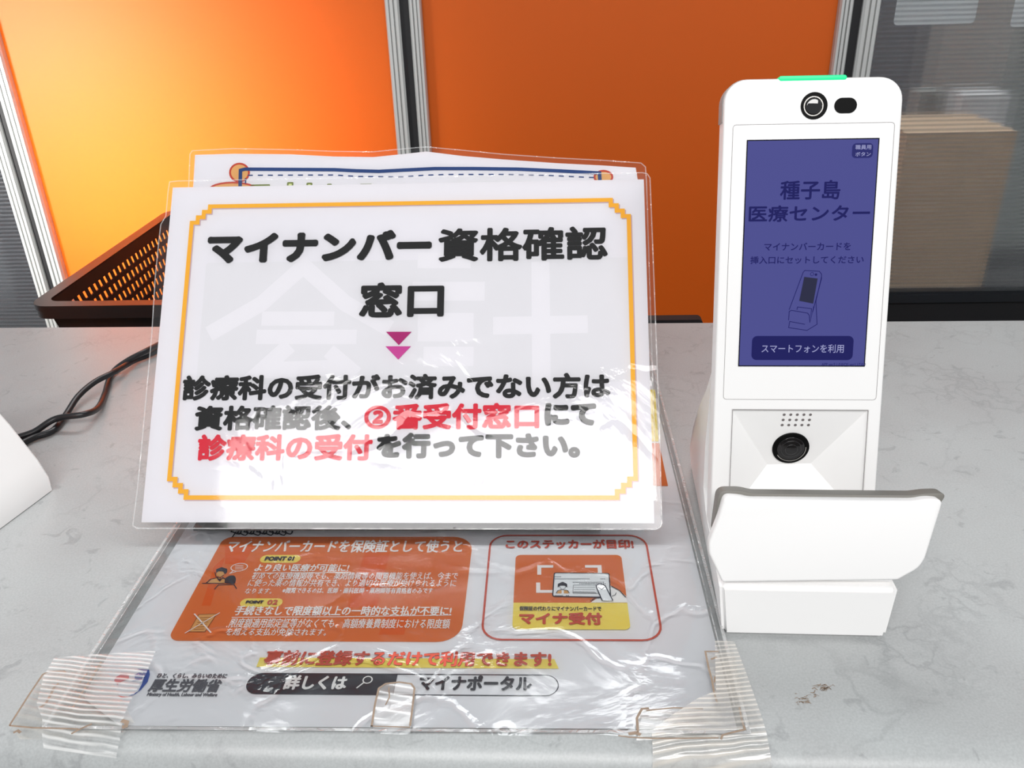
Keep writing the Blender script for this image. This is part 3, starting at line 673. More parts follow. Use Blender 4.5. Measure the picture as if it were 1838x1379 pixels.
f_.stroke(PX((1097, 1054), (1112, 1062), (1123, 1074)), 0.0005, PF.P, 0.0007); f_.stroke(PX((1098, 1072), (1104, 1070), (1106, 1066)), 0.0003, PF.P, 0.0007); f_.stroke(PX((1060, 1081), (1067, 1076), (1078, 1075)), 0.0005, PF.P, 0.0007)
write(PF, '保険証の代わりにマイナンバーカードで', (932, 1098), (1079, 1090), None, None, None, h=0.0005, bold=0.0001, mb=f_, nj=4, res=2)
f_.obj('line_drawing_print', 'slate', ps)
f_ = MB(); blob(f_, PX((999, 1067), (1002, 1062), (1008, 1061), (1008, 1067)), 0.00055, 0.0003); blob(f_, PX((1012, 1067), (1012, 1061), (1019, 1062), (1021, 1067)), 0.00055, 0.0003); f_.obj('orange_clothing_print', 'tan', ps)
write(PF, 'マイナ受付', (931, 1123), (1080, 1101), 'redorange', 'sticker_heading_print', ps, h=0.0005, bold=0.0005, nj=6)
# search bar
l = PF.at(444, 1249); r2 = PF.at(1003, 1247); tp = PF.at(720, 1211)[1]; bt = PF.at(720, 1248)[1]; xm = PF.at(710, 1230)[0]; xa = PF.at(443, 1230)[0]; xb = PF.at(1002, 1228)[0]; hr = (tp - bt) / 2 * 0.99
f_ = MB(); f_.poly(rrect(xa, bt, xm, tp, (hr, 0, 0, hr), 8), PF.P, 0.0002); f_.stroke(rrect(xa, bt, xb, tp, hr, 8), 0.0005, PF.P, 0.00022, True)
write(PF, 'マイナポータル', (750, 1240), (955, 1214), None, None, None, h=0.0003, bold=0.0004, mb=f_, nj=6)
f_.obj('search_bar_print', 'slate', ps)
f_ = MB(); write(PF, '詳しくは', (506, 1240), (627, 1214), None, None, None, h=0.0005, bold=0.0004, mb=f_, nj=6)
c_ = PF.at(660, 1222); f_.stroke([(c_[0] + 0.0021 * math.cos(t * PI / 8), c_[1] + 0.0021 * math.sin(t * PI / 8)) for t in range(16)], 0.0006, PF.P, 0.0005, True)
f_.stroke(PX((653, 1227), (640, 1237)), 0.0007, PF.P, 0.0005); f_.obj('search_text_print', 'white', ps)
# ministry mark and its lettering
f_ = MB(); f_.poly(PX((268, 1203), (269, 1212), (265, 1225), (253, 1239), (241, 1248), (230, 1251), (248, 1242), (255, 1228), (259, 1215), (256, 1205), (246, 1201)), PF.P, 0.0002)
f_.obj('blue_mark_print', 'blue', ps)
f_.v = []; f_.f = []
f_.poly(PX((242, 1219), (242, 1212), (250, 1208), (258, 1210), (256, 1217)), PF.P, 0.00025)
f_.poly(PX((236, 1224), (246, 1219), (257, 1217), (252, 1222)), PF.P, 0.00022); f_.obj('blue_mark_print', 'blue', ps)
f_ = MB(); f_.poly(PX((205, 1222), (209, 1216), (218, 1211), (228, 1210), (232, 1214), (231, 1220), (222, 1223), (212, 1227), (212, 1231)), PF.P, 0.00025); f_.poly(PX((211, 1249), (218, 1253), (230, 1252), (220, 1251)), PF.P, 0.00025); f_.obj('red_mark_print', 'rose', ps)
write(PF, 'ひと、くらし、みらいのために', (280, 1218), (410, 1210), 'greyink', 'motto_print', ps, h=0.0003, bold=0.00015, nj=4, res=2)
write(PF, '厚生労働省', (264, 1243), (402, 1220), 'greyink', 'ministry_name_print', ps, h=0.0003, bold=0.00025, nj=6)
write(PF, 'Ministry of Health, Labour and Welfare', (262, 1252), (392, 1245), 'greyink', 'ministry_english_print', ps, h=0.0003, bold=0.0001, nj=4, res=2)
# loops of a drawing cut off by the sign, and the print peeping out at the upper right
f_ = MB()
for i in range(9):
    c0 = (424 + i * 11.5, 954 + (i % 2) * 2); pts = [PF.at(c0[0] + 9 * math.cos(t * PI / 7), c0[1] + 5 * math.sin(t * PI / 7) + 2 * math.sin(t)) for t in range(14)]
    f_.stroke(pts, 0.0008, PF.P, 0.00025 + i * 1e-5, True)
f_.stroke(PX((424, 955), (417, 965)), 0.0008, PF.P, 0.0002); f_.obj('loop_drawing_print', 'slate', ps)
MB().poly(PX((1100, 873), (1199, 873), (1183, 796), (1100, 796)), PF.P, 0.0002).obj('upper_orange_print', 'porange', ps)
MB().poly(PX((1100, 793), (1182, 793), (1176, 700), (1100, 700)), PF.P, 0.0002).obj('upper_yellow_print', 'pyellow', ps)

# ------------------------------------------------------------------ tapes
def tape(label, px, mat, z, rimw=0.0, group=None, ridges=True):
    fr = Frame((0, 0, z), (1, 0, 0), (0, 1, 0)); p = [fr.at(*q) for q in px]
    if area2(p) < 0: p = p[::-1]
    cx_ = sum(a for a, b in p) / len(p); cy_ = sum(b for a, b in p) / len(p)
    yf = 0.2650
    # the strip follows the rolled front edge of the counter where it runs over it
    def drape(a, b, h):
        if b < yf: 
            t = min((yf - b) / r, PI / 2); return Vector((a, yf - r * math.sin(t), z - r + r * math.cos(t) - max(0, (yf - b) - r * PI / 2) + h))
        return Vector((a, b, z + h))
    bm = bmesh.new(); vv = [bm.verts.new((a, b, 0)) for a, b in p]; bm.faces.new(vv)
    ys = sorted(set([min(b for a, b in p)] + [max(b for a, b in p)])); 
    k = int((ys[-1] - ys[0]) / 0.002)
    for i in range(1, k):
        yy = ys[0] + i * 0.002
        bmesh.ops.bisect_plane(bm, geom=bm.verts[:] + bm.edges[:] + bm.faces[:], plane_co=(0, yy, 0), plane_no=(0, 1, 0))
    bm.verts.index_update(); v2 = [tuple(v.co) for v in bm.verts]; f2 = [[v.index for v in f.verts] for f in bm.faces]; bm.free()
    rt = empty('tape_strip', (cx_, cy_, z), label, 'tape', group)
    obj('film', [drape(a, b, 0) for a, b, _ in v2], f2, mat, rt)
    return rt, fr, drape
M['tape1'] = tape_mat('ribbed_clear_tape', (0.95, 0.95, 0.93), 0.10, 0.62, (0.12, 1.0, 0), 0.0026)
M['tape2'] = tape_mat('ribbed_yellowed_tape', (0.88, 0.82, 0.74), 0.18, 0.66, (-0.10, 1.0, 0), 0.0026)
M['tape3'] = tape_mat('aged_clear_tape', (0.72, 0.66, 0.56), 0.10, 0.25, (0.2, 1.0, 0), 0.004)
M['tape4'] = tape_mat('milky_tape', (0.97, 0.95, 0.92), 0.22, 0.24, (0.2, 1.0, 0), 0.009)
rt, fr, dr = tape('old browned clear tape at the bottom left corner of the poster, under the ribbed strip', [(17, 1303), (76, 1208), (115, 1204), (160, 1195), (182, 1188), (240, 1295), (215, 1313), (120, 1318), (28, 1318)], 'tape3', 0.0046)
g = MB()
def GP(fr, *l): return [fr.at(x, y) for x, y in l]
g.stroke(GP(fr, (17, 1303), (52, 1248), (77, 1211), (88, 1206), (115, 1205), (119, 1210)), 0.0009, fr.P, 0.0001)
g.stroke(GP(fr, (105, 1227), (96, 1236), (92, 1246), (82, 1264), (70, 1272)), 0.0012, fr.P, 0.0001)
g.stroke(GP(fr, (182, 1188), (168, 1212), (150, 1240), (128, 1275)), 0.0010, fr.P, 0.0001); g.stroke(GP(fr, (160, 1205), (140, 1230)), 0.0008, fr.P, 0.0001)
g.stroke(GP(fr, (17, 1303), (60, 1307), (140, 1309)), 0.0008, fr.P, 0.0001); g.stroke(GP(fr, (165, 1300), (140, 1311), (128, 1318)), 0.001, fr.P, 0.0001)
g.stroke(GP(fr, (218, 1294), (228, 1297), (226, 1304), (219, 1306)), 0.0018, fr.P, 0.0001)
g.stroke(GP(fr, (24, 1316), (32, 1312), (37, 1316)), 0.0012, fr.P, 0.0001); g.obj('grime_edge', 'grime', rt, label='brown grime line along the tape edge')
tape('ribbed clear tape strip over the bottom left corner of the poster', [(97, 1181), (168, 1175), (280, 1168), (262, 1210), (232, 1262), (208, 1320), (190, 1345), (65, 1330), (75, 1290), (66, 1262), (78, 1215)], 'tape1', 0.0052)
rt, fr, dr = tape('small old tape patch at the middle of the poster bottom edge', [(668, 1304), (675, 1258), (682, 1233), (700, 1226), (740, 1228), (745, 1240), (741, 1270), (736, 1304)], 'tape4', 0.0046)
g = MB(); g.stroke(GP(fr, (667, 1305), (673, 1265), (680, 1236), (692, 1228), (716, 1225), (738, 1228), (744, 1236), (741, 1265), (736, 1304)), 0.0009, fr.P, 0.0001); g.stroke(GP(fr, (665, 1304), (736, 1306)), 0.0006, fr.P, 0.0001)
g.stroke(GP(fr, (698, 1234), (699, 1252), (692, 1266)), 0.0006, fr.P, 0.0001); g.obj('grime_edge', 'grime', rt, label='brown grime line along the tape edge')
rt, fr, dr = tape('old browned tape along the poster bottom edge at its right corner', [(1143, 1322), (1146, 1282), (1160, 1272), (1260, 1272), (1280, 1268), (1328, 1268), (1337, 1310), (1300, 1317)], 'tape3', 0.0046)
g = MB(); g.stroke(GP(fr, (1145, 1315), (1143, 1290), (1152, 1273), (1165, 1272)), 0.0011, fr.P, 0.0001); g.stroke(GP(fr, (1160, 1276), (1210, 1271), (1262, 1273)), 0.0007, fr.P, 0.0001)
g.stroke(GP(fr, (1327, 1270), (1332, 1295), (1337, 1310), (1312, 1316), (1297, 1320), (1294, 1328)), 0.0009, fr.P, 0.0001); g.stroke(GP(fr, (1110, 1321), (1130, 1324), (1170, 1326), (1230, 1326), (1290, 1325)), 0.0007, fr.P, 0.0001)
g.stroke(GP(fr, (1128, 1318), (1142, 1316), (1150, 1320)), 0.0016, fr.P, 0.0001)
g.obj('grime_edge', 'grime', rt, label='brown grime line along the tape edge')
rt, fr, dr = tape('old browned tape running up the right edge of the poster above its corner', [(1266, 1170), (1318, 1172), (1326, 1215), (1338, 1262), (1290, 1276), (1280, 1230)], 'tape3', 0.0049)
g = MB(); g.stroke(GP(fr, (1290, 1170), (1266, 1170), (1272, 1200), (1278, 1222), (1282, 1245), (1287, 1262)), 0.0009, fr.P, 0.0001); g.stroke(GP(fr, (1276, 1184), (1287, 1180)), 0.0010, fr.P, 0.0001); g.stroke(GP(fr, (1283, 1215), (1282, 1226)), 0.0007, fr.P, 0.0001)
g.obj('grime_edge', 'grime', rt, label='brown grime line along the tape edge')
tape('ribbed tape strip over the bottom right poster corner, running over the counter edge', [(1283, 1150), (1318, 1152), (1342, 1215), (1366, 1283), (1382, 1325), (1396, 1360), (1405, 1385), (1178, 1385), (1175, 1345), (1170, 1308), (1250, 1255), (1285, 1240)], 'tape2', 0.0055)

# ------------------------------------------------------------------ leaning laminated signs
# front sign: measured pose of the A4 sheet
t51 = math.radians(51.08); gz = math.radians(-0.3)
SF = Frame((-0.2378, 0.3972, 0.0104), (math.cos(gz), math.sin(gz), 0), (0, math.cos(t51), math.sin(t51)))
SF.u = SF.u.normalized(); SF.n = SF.u.cross(SF.v).normalized(); SF.v = SF.n.cross(SF.u).normalized()
sg = empty('window_notice_sign', (-0.09, 0.40, 0.006), 'front laminated notice with gold border and heavy black Japanese lettering, leaning above the poster', 'sign')
def SX(*l): return [SF.at(x, y) for x, y in l]
MB().prism([(0, 0), (0.297, 0), (0.297, 0.21), (0, 0.21)], -0.0003, 0.0, SF.P).obj('paper', 'paper', sg)
# outline of the film follows the wavy left rim
left = SX((241, 944), (249, 880), (257, 800), (266, 700), (275, 600), (281, 500), (288, 430), (291, 405), (300, 390), (304, 345))
left = [(min(-0.0012, a), b) for a, b in left]
outl = [(-0.0015, -0.0035), (0.2975, -0.0035), (0.2985, -0.003), (0.3000, -0.0022), (0.3010, 0.0), (0.3014, 0.05), (0.3010, 0.15), (0.3006, 0.2100), (0.2990, 0.2128), (0.2960, 0.2136), (0.2, 0.2135), (0.1, 0.2135), (0.004, 0.2136), (-0.0015, 0.2130)] + left[::-1]
def filmgrid(name, outl, fr, h, mat, parent, wav=0.0):
    bm = bmesh.new(); bm.faces.new([bm.verts.new((a, b, 0)) for a, b in outl])
    for ax in (0, 1):
        lo = min(p[ax] for p in outl); hi = max(p[ax] for p in outl); k = 24
        for i in range(1, k):
            co = [0, 0, 0]; no = [0, 0, 0]; co[ax] = lo + (hi - lo) * i / k; no[ax] = 1
            bmesh.ops.bisect_plane(bm, geom=bm.verts[:] + bm.edges[:] + bm.faces[:], plane_co=co, plane_no=no)
    bm.verts.index_update(); vs = [fr.P(v.co.x, v.co.y, h + wav * math.sin(v.co.x * 40 + 2 * math.sin(v.co.y * 33)) * math.cos(v.co.y * 37)) for v in bm.verts]
    fs = [[v.index for v in f.verts] for f in bm.faces]; bm.free()
    return obj(name, vs, fs, mat, parent, smooth=True)
filmgrid('laminate_film', outl, SF, 0.0012, 'film', sg, 0.0005)
MB().stroke(outl, 0.0007, SF.P, 0.0018, True).obj('sealed_edge', 'film_rim', sg)

# print: ghost of the sheet behind, gold frame, lettering, arrows
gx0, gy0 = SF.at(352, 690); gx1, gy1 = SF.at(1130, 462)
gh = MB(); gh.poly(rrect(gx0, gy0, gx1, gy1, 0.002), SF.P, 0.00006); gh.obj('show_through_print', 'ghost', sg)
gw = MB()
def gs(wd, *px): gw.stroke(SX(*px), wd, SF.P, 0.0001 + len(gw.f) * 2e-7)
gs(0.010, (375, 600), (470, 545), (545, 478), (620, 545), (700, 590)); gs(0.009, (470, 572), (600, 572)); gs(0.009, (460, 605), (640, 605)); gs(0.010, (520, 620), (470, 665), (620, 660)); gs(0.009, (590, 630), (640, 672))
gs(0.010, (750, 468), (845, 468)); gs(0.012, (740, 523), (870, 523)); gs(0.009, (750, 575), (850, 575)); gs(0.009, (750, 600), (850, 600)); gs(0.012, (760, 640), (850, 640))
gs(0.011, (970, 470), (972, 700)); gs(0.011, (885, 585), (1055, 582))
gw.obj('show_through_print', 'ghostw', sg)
fx = [SF.at(349, 440)[0], SF.at(1133, 440)[0], SF.at(303, 860)[0], SF.at(1137, 860)[0]]
L0 = (SF.at(334, 600)[0] + SF.at(312, 740)[0]) / 2 - 0.0; L0 = (SF.at(346, 420)[0] + SF.at(300, 870)[0]) / 2; R0 = (SF.at(1133, 420)[0] + SF.at(1137, 860)[0]) / 2
T0 = (SF.at(400, 371)[1] + SF.at(1080, 359)[1]) / 2; B0 = (SF.at(400, 899)[1] + SF.at(1080, 888)[1]) / 2
st = 0.0036
def frame_pts(o=0.0):
    l, r_, t, b = L0, R0, T0, B0; p = []
    def corner(cx_, cy_, sx, sy, rev):
        q = [(cx_, cy_ + 3 * st * sy), (cx_ + st * sx, cy_ + 3 * st * sy), (cx_ + st * sx, cy_ + 2 * st * sy), (cx_ + 2 * st * sx, cy_ + 2 * st * sy), (cx_ + 2 * st * sx, cy_ + st * sy), (cx_ + 3 * st * sx, cy_ + st * sy), (cx_ + 3 * st * sx, cy_)]
        return q[::-1] if rev else q
    p += corner(l, b, 1, 1, False); p += corner(r_, b, -1, 1, True); p += corner(r_, t, -1, -1, False); p += corner(l, t, 1, -1, True)
    return p
def sharp(mb, pts, wd, P, h):
    for i in range(len(pts)):
        (a, b), (c2, d) = pts[i], pts[(i + 1) % len(pts)]; hw = wd / 2
        x0, x1 = min(a, c2) - hw, max(a, c2) + hw; y0, y1 = min(b, d) - hw, max(b, d) + hw
        mb.poly([(x0, y0), (x1, y0), (x1, y1), (x0, y1)], P, h + i % 2 * 2e-5)
fs_ = MB(); sharp(fs_, [(a + 0.0007, b - 0.0007) for a, b in frame_pts()], 0.0026, SF.P, 0.0002); fs_.obj('frame_shadow_print', 'goldsh', sg)
fs_ = MB(); sharp(fs_, frame_pts(), 0.0026, SF.P, 0.0003); fs_.obj('gold_frame_print', 'gold', sg)
write(SF, 'マイナンバー', (370, 474), (776, 412), 'black', 'heading_print', sg, h=0.0004, bold=0.0014)
write(SF, '資格確認', (786, 471), (1090, 406), 'black', 'heading_print', sg, h=0.0004, bold=0.0008)
write(SF, '窓口', (644, 571), (798, 506), 'black', 'heading_print', sg, h=0.0004, bold=0.0010)
MB().poly(SX((693, 596), (716, 620), (739, 596)), SF.P, 0.0004).obj('arrow_print', 'magenta', sg, label='deep magenta arrowhead')
MB().poly(SX((692, 622), (715, 646), (738, 622)), SF.P, 0.0004).obj('arrow_print', 'pink', sg, label='paler magenta arrowhead')
write(SF, '診療科の受付がお済みでない方は', (326, 720), (1095, 669), 'black', 'notice_print', sg, h=0.0004, bold=0.00075)
write(SF, '資格確認後、', (348, 774), (633, 727), 'black', 'notice_print', sg, h=0.0004, bold=0.00075)
write(SF, '②番受付窓口', (653, 772), (968, 723), 'red', 'red_notice_print', sg, h=0.0004, bold=0.00075, label='red lettering')
write(SF, 'にて', (977, 765), (1070, 723), 'black', 'notice_print', sg, h=0.0004, bold=0.0011)
write(SF, '診療科の受付', (353, 828), (670, 779), 'red', 'red_notice_print', sg, h=0.0004, bold=0.00075, label='red lettering')
write(SF, 'を行って下さい。', (675, 824), (1041, 776), 'black', 'notice_print', sg, h=0.0004, bold=0.0010)

# back sign, peeping out above the front one
d_ = SF.n * -0.0225
BF = Frame(SF.O + d_, SF.u, SF.v)
bs = empty('blue_framed_sign', (BF.P(0.15, 0, 0).x, BF.P(0.15, 0, 0).y, BF.P(0, 0.0, 0).z), 'rear laminated sheet with blue frame and dashed line, only its top edge showing', 'sign')
def BX(*l, h=0.0): return [BF.at(x, y, h) for x, y in l]
tpx = [(350, 278), (420, 276), (520, 277), (600, 281), (670, 282), (720, 277), (765, 272), (830, 280), (900, 286), (1000, 293), (1080, 297), (1141, 301)]
tp_ = BX(*tpx); bl_ = BF.at(347, 330); br_ = BF.at(1146, 330)
pp = [(bl_[0], 0.018), (br_[0], 0.018), (br_[0], br_[1])] + tp_[::-1] + [(bl_[0], bl_[1])]
MB().prism(pp, -0.0003, 0, BF.P).obj('paper', 'paper', bs)
fpx = [(343, 279), (347, 273), (420, 269), (520, 271), (600, 274), (670, 275), (720, 270), (765, 266), (830, 272), (900, 279), (1000, 286), (1080, 290), (1150, 295), (1158, 302)]
fp = BX(*fpx); fo = [(BF.at(341, 330)[0], 0.0142), (BF.at(1160, 330)[0], 0.0142), (BF.at(1160, 330)[0], BF.at(1160, 330)[1])] + fp[::-1] + [(BF.at(341, 330)[0], BF.at(341, 330)[1])]
filmgrid('laminate_film', fo, BF, 0.0012, 'film', bs, 0.0006)
MB().stroke(fo, 0.0007, BF.P, 0.0018, True).obj('sealed_edge', 'film_rim', bs)
def bst(name, mat, wd, px, h=0.0003, closed=False): MB().stroke(BX(*px), wd, BF.P, h, closed).obj(name, mat, bs)
bst('blue_frame_print', 'navyink', 0.0024, [(431, 345), (432, 306), (440, 304), (520, 304.5), (600, 305), (640, 307), (680, 308), (720, 306), (780, 303), (850, 303), (930, 304), (1000, 307), (1076, 311), (1078, 345)])
m = MB()
dp = [(450, 315), (600, 314.5), (640, 317), (720, 318), (760, 315), (800, 313.5), (900, 313.5), (980, 315), (1060, 319)]
x = 445
while x < 1058:
    def yy(q):
        for (a, b), (c2, d) in zip(dp, dp[1:]):
            if a <= q <= c2: return b + (d - b) * (q - a) / (c2 - a)
        return dp[0][1] if q < 450 else dp[-1][1]
    m.stroke(BX((x, yy(x)), (x + 9, yy(x + 9))), 0.0008, BF.P, 0.0003); x += 18
m.stroke(BX((441, 320), (441, 330)), 0.0008, BF.P, 0.0003)
m.obj('dashed_line_print', 'navyink', bs)
def loop(cx_, cy_, rx_, ry_):
    P_ = [BF.at(cx_ + rx_ * math.cos(t * PI / 12), cy_ + ry_ * math.sin(t * PI / 12)) for t in range(24)]
    return P_
for q in ((430, 310, 17, 16), (1083, 318, 16, 11), (418, 341, 42, 13)):
    MB().poly(loop(*q), BF.P, 0.00015).obj('loop_fill_print', 'tan', bs); MB().stroke(loop(*q), 0.0013, BF.P, 0.0002, True).obj('loop_outline_print', 'rust', bs)
for (xa, xb, ya) in ((449, 485, 331), (514, 527, 327), (549, 561, 328), (586, 596, 330), (645, 668, 330), (700, 712, 332), (810, 838, 330), (855, 885, 332), (893, 915, 329), (925, 960, 331)):
    g = MB().poly(rrect(*BF.at(xa, 350), *BF.at(xb, ya), 0.0008), BF.P, 0.0002).obj('green_letter_print', 'olive', bs)
    MB().poly(rrect(*BF.at(xa + 3, 350), *BF.at(xb - 3, ya + 3), 0.0005), BF.P, 0.00025).obj('letter_fill', 'lime', g)

# clear acrylic holder the sheets lean on
ah = empty('sign_holder', (-0.09, 0.44, 0.0), 'clear acrylic holder hidden behind the leaning signs', 'holder')
MB().box((0.03, 0.008, -0.0045), (0.267, 0.19, -0.0020), R=SF.P).obj('front_plate', 'acrylic', ah)
b0 = SF.P(0.03, 0.0, 0); b1 = SF.P(0.267, 0, 0)
MB().box((b0.x, 0.3968, 0.0045), (b1.x, 0.46, 0.0068)).obj('base_plate', 'acrylic', ah)
for a in (0.03, 0.2645):
    qq = [SF.P(a, 0.010, -0.0045), SF.P(a, 0.022, -0.018), SF.P(a, 0.12, -0.018), SF.P(a, 0.18, -0.0045)]
    e = SF.u * 0.0025; MB().add(qq + [p + e for p in qq], [(0, 1, 2, 3), (7, 6, 5, 4), (0, 4, 5, 1), (1, 5, 6, 2), (2, 6, 7, 3), (3, 7, 4, 0)]).obj('side_rib', 'acrylic', ah)

# ------------------------------------------------------------------ card reader
KX = 0.30270; DX, DY = 0.1232, 0.395
rd = empty('card_reader', (DX, DY, 0), 'white face-scanning card reader with lit blue screen and green status light', 'card reader', rz=math.radians(-1.5))
RM = matw(rd)
def D(x, y, z): return RM @ Vector((x, y, z))
th = math.atan(KX); sv = (0, math.sin(th), math.cos(th)); dy0 = 0.3492 - DY
O_ = D(0, dy0, 0); ux = D(1, dy0, 0) - O_; vx = D(0, dy0 + sv[1], sv[2]) - O_
DF = Frame(O_, ux, vx)                                  # slab face; n points to the visitor
def dmean(i_, *px): return sum(DF.at(*p)[i_] for p in px) / len(px)
hl, hr_ = dmean(0, (1298, 215), (1278, 870)), dmean(0, (1615, 190), (1577, 874))
rx0, rx1, ry0, ry1 = dmean(0, (1314, 735), (1310, 875)), dmean(0, (1558, 738), (1550, 874)), 0.040, dmean(1, (1314, 735), (1558, 738))
TH = 0.011; top_ = 0.2555
out_ = [(hl, 0.030), (rx0, 0.030), (rx0, ry1), (rx1, ry1), (rx1, 0.030), (hr_, 0.030)] + rrect(hl, 0.2, hr_, top_, (0, 0, 0.0105, 0.0105), 8)[2:]
m = MB(); m.prism(out_, -TH, 0.0, DF.P, 0.0009); m.obj('body', 'plastic', rd, auto=40)
m = MB(); m.prism(rrect(hl - 0.0005, 0.2365, hr_ + 0.0003, top_ + 0.0006, (0, 0, 0.011, 0.011), 8), -TH - 0.001, -0.0030, DF.P, 0.0003); m.obj('back_cap', 'plastic3', rd, auto=40, label='grey back cap')
# lower front with pyramid recess around the document camera
dd = -0.013; ia = DF.at(1377, 834, dd); ib = DF.at(1455, 832, dd)
m = MB()
def q4(a, b, c2, d): m.add([DF.P(*a), DF.P(*b), DF.P(*c2), DF.P(*d)], [(0, 1, 2, 3)])
m.add([DF.P(rx0, ry0, -0.0012), DF.P(rx1, ry0, -0.0012), DF.P(rx1, ry1, -0.0012), DF.P(rx0, ry1, -0.0012), DF.P(ia[0], ia[1], dd), DF.P(ib[0], ib[1], dd)],
      [(3, 4, 5, 2), (0, 1, 5, 4), (0, 4, 3), (1, 2, 5)])
pit = m.obj('camera_recess', 'plastic', rd)
m = MB(); m.stroke([(rx0 + 0.0001, ry0), (rx0 + 0.0001, ry1), (rx1 - 0.0001, ry1), (rx1 - 0.0001, ry0)], 0.00025, DF.P, 0.0001)
m.obj('recess_seam', 'seam', rd)
m = MB(); m.stroke(rrect(dmean(0, (1316, 222), (1298, 716)), dmean(1, (1298, 716), (1575, 719)), dmean(0, (1603, 222), (1575, 719)), dmean(1, (1316, 222), (1603, 222)), 0.0015, 3), 0.00018, DF.P, 0.0001, True); m.obj('screen_seam', 'seam', rd)
# front camera eye and sensor window
m = MB(); ex, ey = DF.at(1461, 190); m.disc((ex, ey), 0.0062, DF.P, 0.0003, 36); eye = m.obj('face_camera', 'lensblack', rd)
m = MB(); m.stroke([(ex - 0.0003 + 0.0043 * math.cos(t * PI / 16), ey - 0.0002 + 0.0043 * math.sin(t * PI / 16)) for t in range(32)], 0.0005, DF.P, 0.0005, True); m.obj('silver_ring', 'chrome', eye)
m = MB(); m.prism([(ex - 0.0003 + 0.0037 * math.cos(t * PI / 16), ey - 0.0002 + 0.0037 * math.sin(t * PI / 16)) for t in range(32)], 0.0004, 0.0012, DF.P, 0.0007); m.obj('lens', 'lens', eye, auto=50)
m = MB(); c0, c1 = DF.at(1517.5, 189.5); m.poly(rrect(c0 - 0.0052, c1 - 0.0035, c0 + 0.0052, c1 + 0.0035, 0.0035, 8), DF.P, 0.0003); m.obj('sensor_window', 'lensblack', rd)
# status light on the top edge
m = MB(); m.prism(rrect(DF.at(1398, 143)[0], 0.2545, DF.at(1520, 143)[0], 0.2568, 0.0011, 5), -0.0130, 0.0002, DF.P, 0.0004); m.obj('status_light', 'led', rd, auto=40)
# screen
sx0_, sy0_, sx1_, sy1_ = dmean(0, (1342, 250), (1325, 656)), dmean(1, (1325, 656), (1553, 658)), dmean(0, (1575, 251), (1553, 658)), dmean(1, (1342, 250), (1575, 251))
scr = MB().poly([(sx0_, sy0_), (sx1_, sy0_), (sx1_, sy1_), (sx0_, sy1_)], DF.P, 0.0003).obj('screen', 'lcd', rd)
MB().stroke([(sx0_, sy0_), (sx1_, sy0_), (sx1_, sy1_), (sx0_, sy1_)], 0.0005, DF.P, 0.00035, True).obj('screen_edge', 'lensblack', scr)
N_ = MB()
def dw(s, bl, tr, bold=0, mb=N_, nj=4): write(DF, s, bl, tr, None, None, None, h=0.0006, bold=bold, mb=mb, nj=nj, res=3)
dw('種子島', (1399, 359), (1509, 323), 0.0002); dw('医療センター', (1343, 399), (1562, 367), 0.0002)
dw('マイナンバーカードを', (1371, 450), (1527, 435), 0.00005); dw('挿入口にセットしてください', (1346, 474), (1550, 459), 0.00005)
dw('APP ver3.1.0.0/OS ver1.17.0.0', (1474, 656.5), (1553, 651.5))
def dl(wd, px, closed=False, mb=N_): mb.stroke([DF.at(x, y) for x, y in px], wd, DF.P, 0.0006, closed)
dl(0.0003, [(1416, 556), (1441, 489), (1444, 485.5), (1470, 487), (1474, 492), (1474, 500), (1458, 560)]); dl(0.0003, [(1474, 497), (1464, 540), (1466, 582), (1448, 593), (1415, 588), (1417, 577), (1444, 582)])
dl(0.0003, [(1430, 556), (1431, 551), (1456, 554), (1454, 577), (1460, 550)]); dl(0.0003, [(1415, 575), (1416, 559), (1420, 557), (1449, 562), (1452, 566), (1453, 579)])
N_.stroke([(DF.at(1457, 492)[0] + 0.0008 * math.cos(t * PI / 6), DF.at(1457, 492)[1] + 0.0008 * math.sin(t * PI / 6)) for t in range(12)], 0.0002, DF.P, 0.0006, True)
N_.disc(DF.at(1464, 493), 0.0006, DF.P, 0.0006, 10)
N_.obj('screen_lettering', 'lcdnavy', scr)
MB().poly([DF.at(1434, 540), DF.at(1459, 545), DF.at(1467, 500), DF.at(1443, 497)], DF.P, 0.0006).obj('drawn_screen', 'lcddark', scr)
a = DF.at(1348, 646); b = DF.at(1532, 603); MB().poly(rrect(a[0], a[1], b[0], b[1], 0.0025), DF.P, 0.0006).obj('phone_button', 'lcdnavy', scr)
a = DF.at(1528, 284); b = DF.at(1567, 257); MB().poly(rrect(a[0], a[1], b[0], b[1], 0.0018), DF.P, 0.0006).obj('staff_button', 'lcdbtn', scr)
T_ = MB()
for s, bl, tr in (('スマートフォンを利用', (1366, 633), (1514, 618)), ('職員用', (1534, 269), (1563, 260)), ('ボタン', (1534, 281), (1562, 273))):
    write(DF, s, bl, tr, 'lcdtext', 'button_lettering', scr, h=0.0009, bold=0.00004, nj=4)
